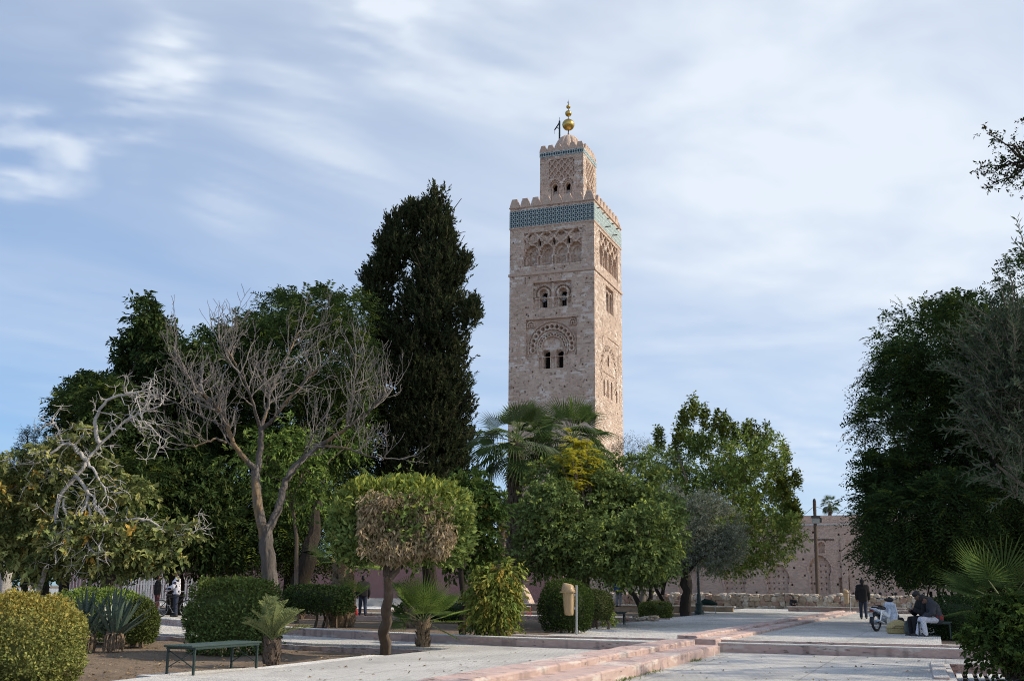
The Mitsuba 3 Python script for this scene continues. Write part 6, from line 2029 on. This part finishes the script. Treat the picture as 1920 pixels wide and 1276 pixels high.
# others
q = gz(1160, 63., zs)
person('person in a bright blue top beside the dark trunk near the rubble wall', [q[0], 63., zs + .35], -.5, dict(STAND, er=(.3, .02, 1.14), hr=(.42, .12, .96)), 'm_cloth_blue', 'm_cloth_grey', 'm_shoe', 1.08, .02)
q = gz(676, 50., zs)
person('distant person in black with a red bag beside the shaggy palm', [q[0], 51., zs], .3, Wk, 'm_cloth_black', 'm_cloth_navy', 'm_shoe', 1.0, .03)
t = thing('red_bag', 'small red bag standing near the shaggy palm trunk', 'bag')
q = gz(664, 50., zs)
put(t, 'bag', skin([m3.Manifold.batch_hull([ball((-.1, 0, .12), .1), ball((.1, 0, .12), .1), ball((0, 0, .42), .1)])], .05, 3), 'm_cloth_red', True, to=rotz(0, [q[0], 50.2, zs]))
put(t, 'handle', tube([(-.08, 0, .48), (-.06, 0, .62), (.06, 0, .62), (.08, 0, .48)], .012, 5), 'm_cloth_black', to=rotz(0, [q[0], 50.2, zs]))
q = G(205, 1205, -.2)
Kn = dict(SIT, pelvis=(0, 0, .22), chest=(0, .10, .52), neck=(0, .2, .68), head=(0, .3, .80), sl=(-.19, .16, .62), sr=(.19, .16, .62), el=(-.26, .3, .42), er=(.26, .3, .42), hl=(-.12, .48, .40), hr=(.12, .48, .40), hipl=(-.10, .02, .2), hipr=(.10, .02, .2), kl=(-.15, .34, .48), kr=(.15, .34, .48), al=(-.13, .46, .08), ar=(.13, .46, .08))
person('person in blue crouching on the ground behind the agaves', [q[0] + .15, q[1] + .9, -.2], 1.3, Kn, 'm_cloth_blue', 'm_cloth_navy', 'm_shoe', 1.0, .02)
q = G(1484, 1140, zs)
person('small dark figure with white shoes sitting against the rubble wall', [P(1484, 1120, 87.)[0], 86.5, zs], 3.0, dict(Kn, kl=(-.12, .5, .25), kr=(.12, .5, .2), al=(-.12, .85, .08), ar=(.12, .85, .08)), 'm_cloth_black', 'm_cloth_black', 'm_shoe_white', 1.0, .02)
# bundle on a stool by the lamp post
t = thing('stool', 'small metal legged stool beside the lamp post', 'stool')
q = G(1329, 1150, zs)
M = rotz(-.2, [q[0] + .1, q[1] + .6, zs])
put(t, 'seat', bev(-.42, .42, -.2, .2, .47, .5), 'm_steel_green', to=M)
for sx in (-.38, .38):
    for sy in (-.16, .16): put(t, 'leg', bx(sx - .02, sx + .02, sy - .02, sy + .02, 0, .469), 'm_steel_grey', to=M)
t = thing('bundle', 'dark green cloth bundle slumped over the stool by the lamp post', 'bundle')
m = skin([m3.Manifold.batch_hull([ball((-.35, 0, .60), .12), ball((.1, 0, .63), .16), ball((-.2, .05, .72), .1)]), bone((.1, 0, .63), .14, (.45, 0, .54), .07), bone((-.35, 0, .58), .1, (-.45, -.22, .42), .07)], .05, 3)
m.vertices += (meshkit.fbm(m.vertices * 9, 2, 3)[:, None] - .5) * .05
put(t, 'cloth', m, flat('cloth_green', (.02, .045, .038), .9), True, to=M)

# ------------------------------------------------------------------ scooter, basket, bag
t = thing('moped', 'white underbone moped with red tail parked on the shaded walkway', 'moped')
o = (G(1648, 1184, zs) + G(1684, 1172, zs)) / 2
qr = G(1645, 1183, zs)
MM = rotz(math.radians(44), [qr[0] + .42, qr[1] + .45, zs])       # +x is forward
for x in (-.6, .62):
    W_ = MM @ frame([x, 0, .285], [1, 0, 0], [0, 1, 0], ZUP)
    k = put(t, 'wheel', torus(.245, .042, 32, 10), 'm_rubber', True, to=W_)
    put(k, 'rim', torus(.20, .014), 'm_chrome', True, to=W_)
    put(k, 'hub', lathe([(0, -.05), (.075, -.05), (.075, .05), (0, .05)], 14), 'm_steel_grey', 40, to=W_ @ frame([0, 0, 0], [1, 0, 0], [0, 0, 1], [0, -1, 0]))
    put(k, 'spokes', cat([bar((0, .02 * (-1) ** i, 0), (.2 * math.cos(a), 0, .2 * math.sin(a)), .006) for i, a in enumerate(np.linspace(0, 6.28, 19)[:-1])]), 'm_chrome', to=W_)


def plate(pts, w, z=0., round_=.02):
    """An (x, z) outline of width w, its rim rounded off."""
    pg = Polygon(pts).buffer(-.02).buffer(.02)
    a = extr(pg, w * .6)
    a.apply_transform(frame([0, w * .3, 0], [1, 0, 0], [0, 0, 1], [0, -1, 0]))
    b_ = extr(pg.buffer(-.035), w)
    b_.apply_transform(frame([0, w * .5, 0], [1, 0, 0], [0, 0, 1], [0, -1, 0]))
    u = trimesh.convex.convex_hull(np.vstack([a.vertices, b_.vertices])) if pg.convex_hull.area < pg.area * 1.12 else cat([a, b_])
    return u


put(t, 'leg_shield', plate([(.30, .28), (.44, .30), (.52, .55), (.40, .88), (.32, .93), (.28, .85), (.38, .55)], .42), 'm_scooter_white', 30, to=MM)
put(t, 'body_panel', plate([(-.78, .66), (-.30, .50), (.06, .38), (.18, .50), (.0, .60), (-.25, .68), (-.75, .74)], .24), 'm_scooter_white', 30, to=MM)
put(t, 'down_tube', tube([(.42, 0, .78), (.28, 0, .5), (.05, 0, .42), (-.2, 0, .45)], .05, 8), 'm_scooter_white', 40, to=MM)
k = put(t, 'seat', skin([m3.Manifold.batch_hull([ball((-.62, 0, .76), .07), ball((-.62, .08, .75), .05), ball((-.62, -.08, .75), .05), ball((-.1, .06, .72), .05), ball((-.1, -.06, .72), .05), ball((-.3, 0, .78), .05)])], .04, 3), 'm_black_plastic', True, to=MM)
put(t, 'engine', cat([bev(-.12, .16, -.1, .1, .24, .42, .03), xf(lathe([(0, -.13), (.1, -.13), (.1, .13), (0, .13)], 16), frame([-.05, 0, .33], [1, 0, 0], [0, 0, 1], [0, -1, 0]))]), 'm_steel_grey', 30, to=MM)
put(t, 'exhaust', cat([tube([(.1, -.14, .26), (-.15, -.15, .22), (-.35, -.16, .26)], .022, 8), tube([(-.35, -.16, .26), (-.4, -.16, .27), (-.8, -.16, .36)], [.025, .042, .045], 10)]), 'm_chrome', 40, to=MM)
put(t, 'fork', cat([tube([(.43, y, .78), (.62, y, .285)], .025, 8) for y in (-.075, .075)]), 'm_scooter_white', 40, to=MM)
fa_ = np.linspace(math.radians(20), math.radians(165), 9)


def fender(cx, a0, a1, R, w):
    an = np.linspace(math.radians(a0), math.radians(a1), 12)
    v = []
    for a_ in an:
        for y, dr_ in ((-w, -.03), (-w * .7, 0), (w * .7, 0), (w, -.03)): v.append([cx + (R + dr_) * math.cos(a_), y, .285 + (R + dr_) * math.sin(a_)])
    f = []
    for i in range(11):
        for j in range(3):
            a_ = i * 4 + j
            f += [[a_, a_ + 1, a_ + 5], [a_, a_ + 5, a_ + 4]]
    return trimesh.Trimesh(v, f, process=False)


put(t, 'front_fender', fender(.62, 20, 150, .32, .07), 'm_scooter_white', True, to=MM)
put(t, 'rear_fender', fender(-.6, 30, 185, .32, .08), 'm_black_plastic', True, to=MM)
put(t, 'tail_light', bev(-.9, -.8, -.06, .06, .62, .70, .015), 'm_tail_red', to=MM)
put(t, 'number_plate', xf(bev(-.005, .005, -.07, .07, -.06, .06, .002), frame([-.93, 0, .52], [.95, 0, .3], [0, 1, 0], [-.3, 0, .95])), 'm_white_paint', to=MM)
put(t, 'shock_absorber', cat([tube([(-.56, y, .32), (-.42, y, .66)], .025, 8) for y in (-.12, .12)]), 'm_chrome', 40, to=MM)
put(t, 'swing_arm', cat([bar((-.6, y, .285), (-.08, y, .31), .03) for y in (-.075, .075)]), 'm_black_iron', to=MM)
put(t, 'headlight_cowl', skin([m3.Manifold.batch_hull([ball((.40, 0, .98), .08), ball((.46, 0, .99), .07), ball((.34, .14, 1.0), .035), ball((.34, -.14, 1.0), .035)])], .04, 2), 'm_black_plastic', True, to=MM)
put(t, 'headlight', lathe([(0, .06), (.055, .05), (.065, 0), (0, 0)], 16), 'm_white_paint', 30, to=MM @ frame([.50, 0, .99], [0, 1, 0], [0, 0, 1], [1, 0, 0]))
hb_ = put(t, 'handlebar', tube([(.20, .36, 1.04), (.33, .2, 1.0), (.37, 0, .98), (.33, -.2, 1.0), (.20, -.36, 1.04)], .014, 8), 'm_chrome', 40, to=MM)
for s_ in (-1, 1):
    put(hb_, 'grip', tube([(.19, .37 * s_, 1.043), (.26, .28 * s_, 1.022)], .02, 8), 'm_black_plastic', 40, to=MM)
    put(hb_, 'mirror', cat([tube([(.32, .2 * s_, 1.0), (.30, .26 * s_, 1.16)], .006, 5), xf(lathe([(0, 0), (.05, .0), (.05, .015), (0, .02)], 14), frame([.30, .27 * s_, 1.19], [0, 1, 0], [0, 0, 1], [-1, 0, 0]))]), 'm_black_plastic', to=MM)
put(t, 'carrier', cat([bar((-.92, y, .80), (-.6, y, .80), .012) for y in (-.09, -.03, .03, .09)] + [bar((-.92, -.09, .80), (-.92, .09, .80), .012)]), 'm_chrome', to=MM)
put(t, 'footrest', tube([(.02, -.26, .25), (.02, .26, .25)], .014, 6), 'm_black_plastic', to=MM)
put(t, 'side_stand', bar((.0, .12, .26), (-.05, .28, .01), .02), 'm_black_iron', to=MM)

t = thing('basket', 'large yellowish straw basket with lid on the ground before the bench', 'basket')
q = G(1690, 1188, zs)
M = rotz(-.15, [q[0], q[1] + .3, zs])
rings = [(.26, .17, 0), (.31, .22, .02), (.33, .23, .17), (.335, .235, .18), (.29, .20, .27), (.17, .11, .38), (.05, .03, .42)]
v, f, ns = [], [], 20
for i, (a_, b_, z) in enumerate(rings):
    for k_ in range(ns):
        w_ = 2 * np.pi * k_ / ns
        cs, sn = math.cos(w_), math.sin(w_)
        v.append([math.copysign(abs(cs) ** .55, cs) * a_, math.copysign(abs(sn) ** .55, sn) * b_, z])
for i in range(len(rings) - 1):
    for k_ in range(ns):
        a_, b_ = i * ns + k_, i * ns + (k_ + 1) % ns
        f += [[a_, b_, b_ + ns], [a_, b_ + ns, a_ + ns]]
scene['m_weave'] = {'type': 'twosided', 'b': {'type': 'principled', 'roughness': .7, 'base_color': mikit.proc(lambda p, n, uv: mikit.mix((.34, .25, .10), (.58, .46, .22), mikit.fbm(p.x * 25, p.y * 25, p.z * 60, 2)))}}
nb = 3 * ns
put(t, 'bowl', trimesh.Trimesh(v[:nb], [x for x in f if max(x) < nb], process=False), 'm_weave', 40, to=M)
put(t, 'lid', trimesh.Trimesh(np.array(v[nb:]), [[a - nb for a in x] for x in f if min(x) >= nb], process=False), 'm_weave', 40, to=M)
put(t, 'handle', tube([(-.2, -.24, .16), (-.1, -.27, .24), (.1, -.27, .24), (.2, -.24, .16)], .012, 6), 'm_straw_dark', 40, to=M)
t = thing('bag', 'grey green shopping bag with dark handles beside the straw basket', 'bag')
q = G(1713, 1189, zs)
M = rotz(.1, [q[0], q[1] + .25, zs])
put(t, 'bag', skin([m3.Manifold.batch_hull([ball((-.12, 0, .08), .07), ball((.12, 0, .08), .07), ball((-.13, 0, .36), .04), ball((.13, 0, .36), .04)])], .04, 3), 'm_bag_grey', True, to=M)
put(t, 'handle', tube([(-.08, 0, .38), (-.05, 0, .52), (.05, 0, .52), (.08, 0, .38)], .01, 6), 'm_cloth_black', 40, to=M)
t = thing('backpack', 'small black backpack leaning between the basket and the grey bag', 'backpack')
q = G(1704, 1186, zs)
put(t, 'pack', skin([m3.Manifold.batch_hull([ball((-.08, 0, .1), .09), ball((.08, 0, .1), .09), ball((0, .03, .38), .09)])], .04, 3), 'm_cloth_black', True, to=rotz(.4, [q[0], q[1] + .55, zs]))
put(t, 'strap', tube([(-.06, -.08, .4), (-.1, -.13, .3), (-.07, -.1, .12)], .014, 5), 'm_cloth_charcoal', to=rotz(.4, [q[0], q[1] + .55, zs]))
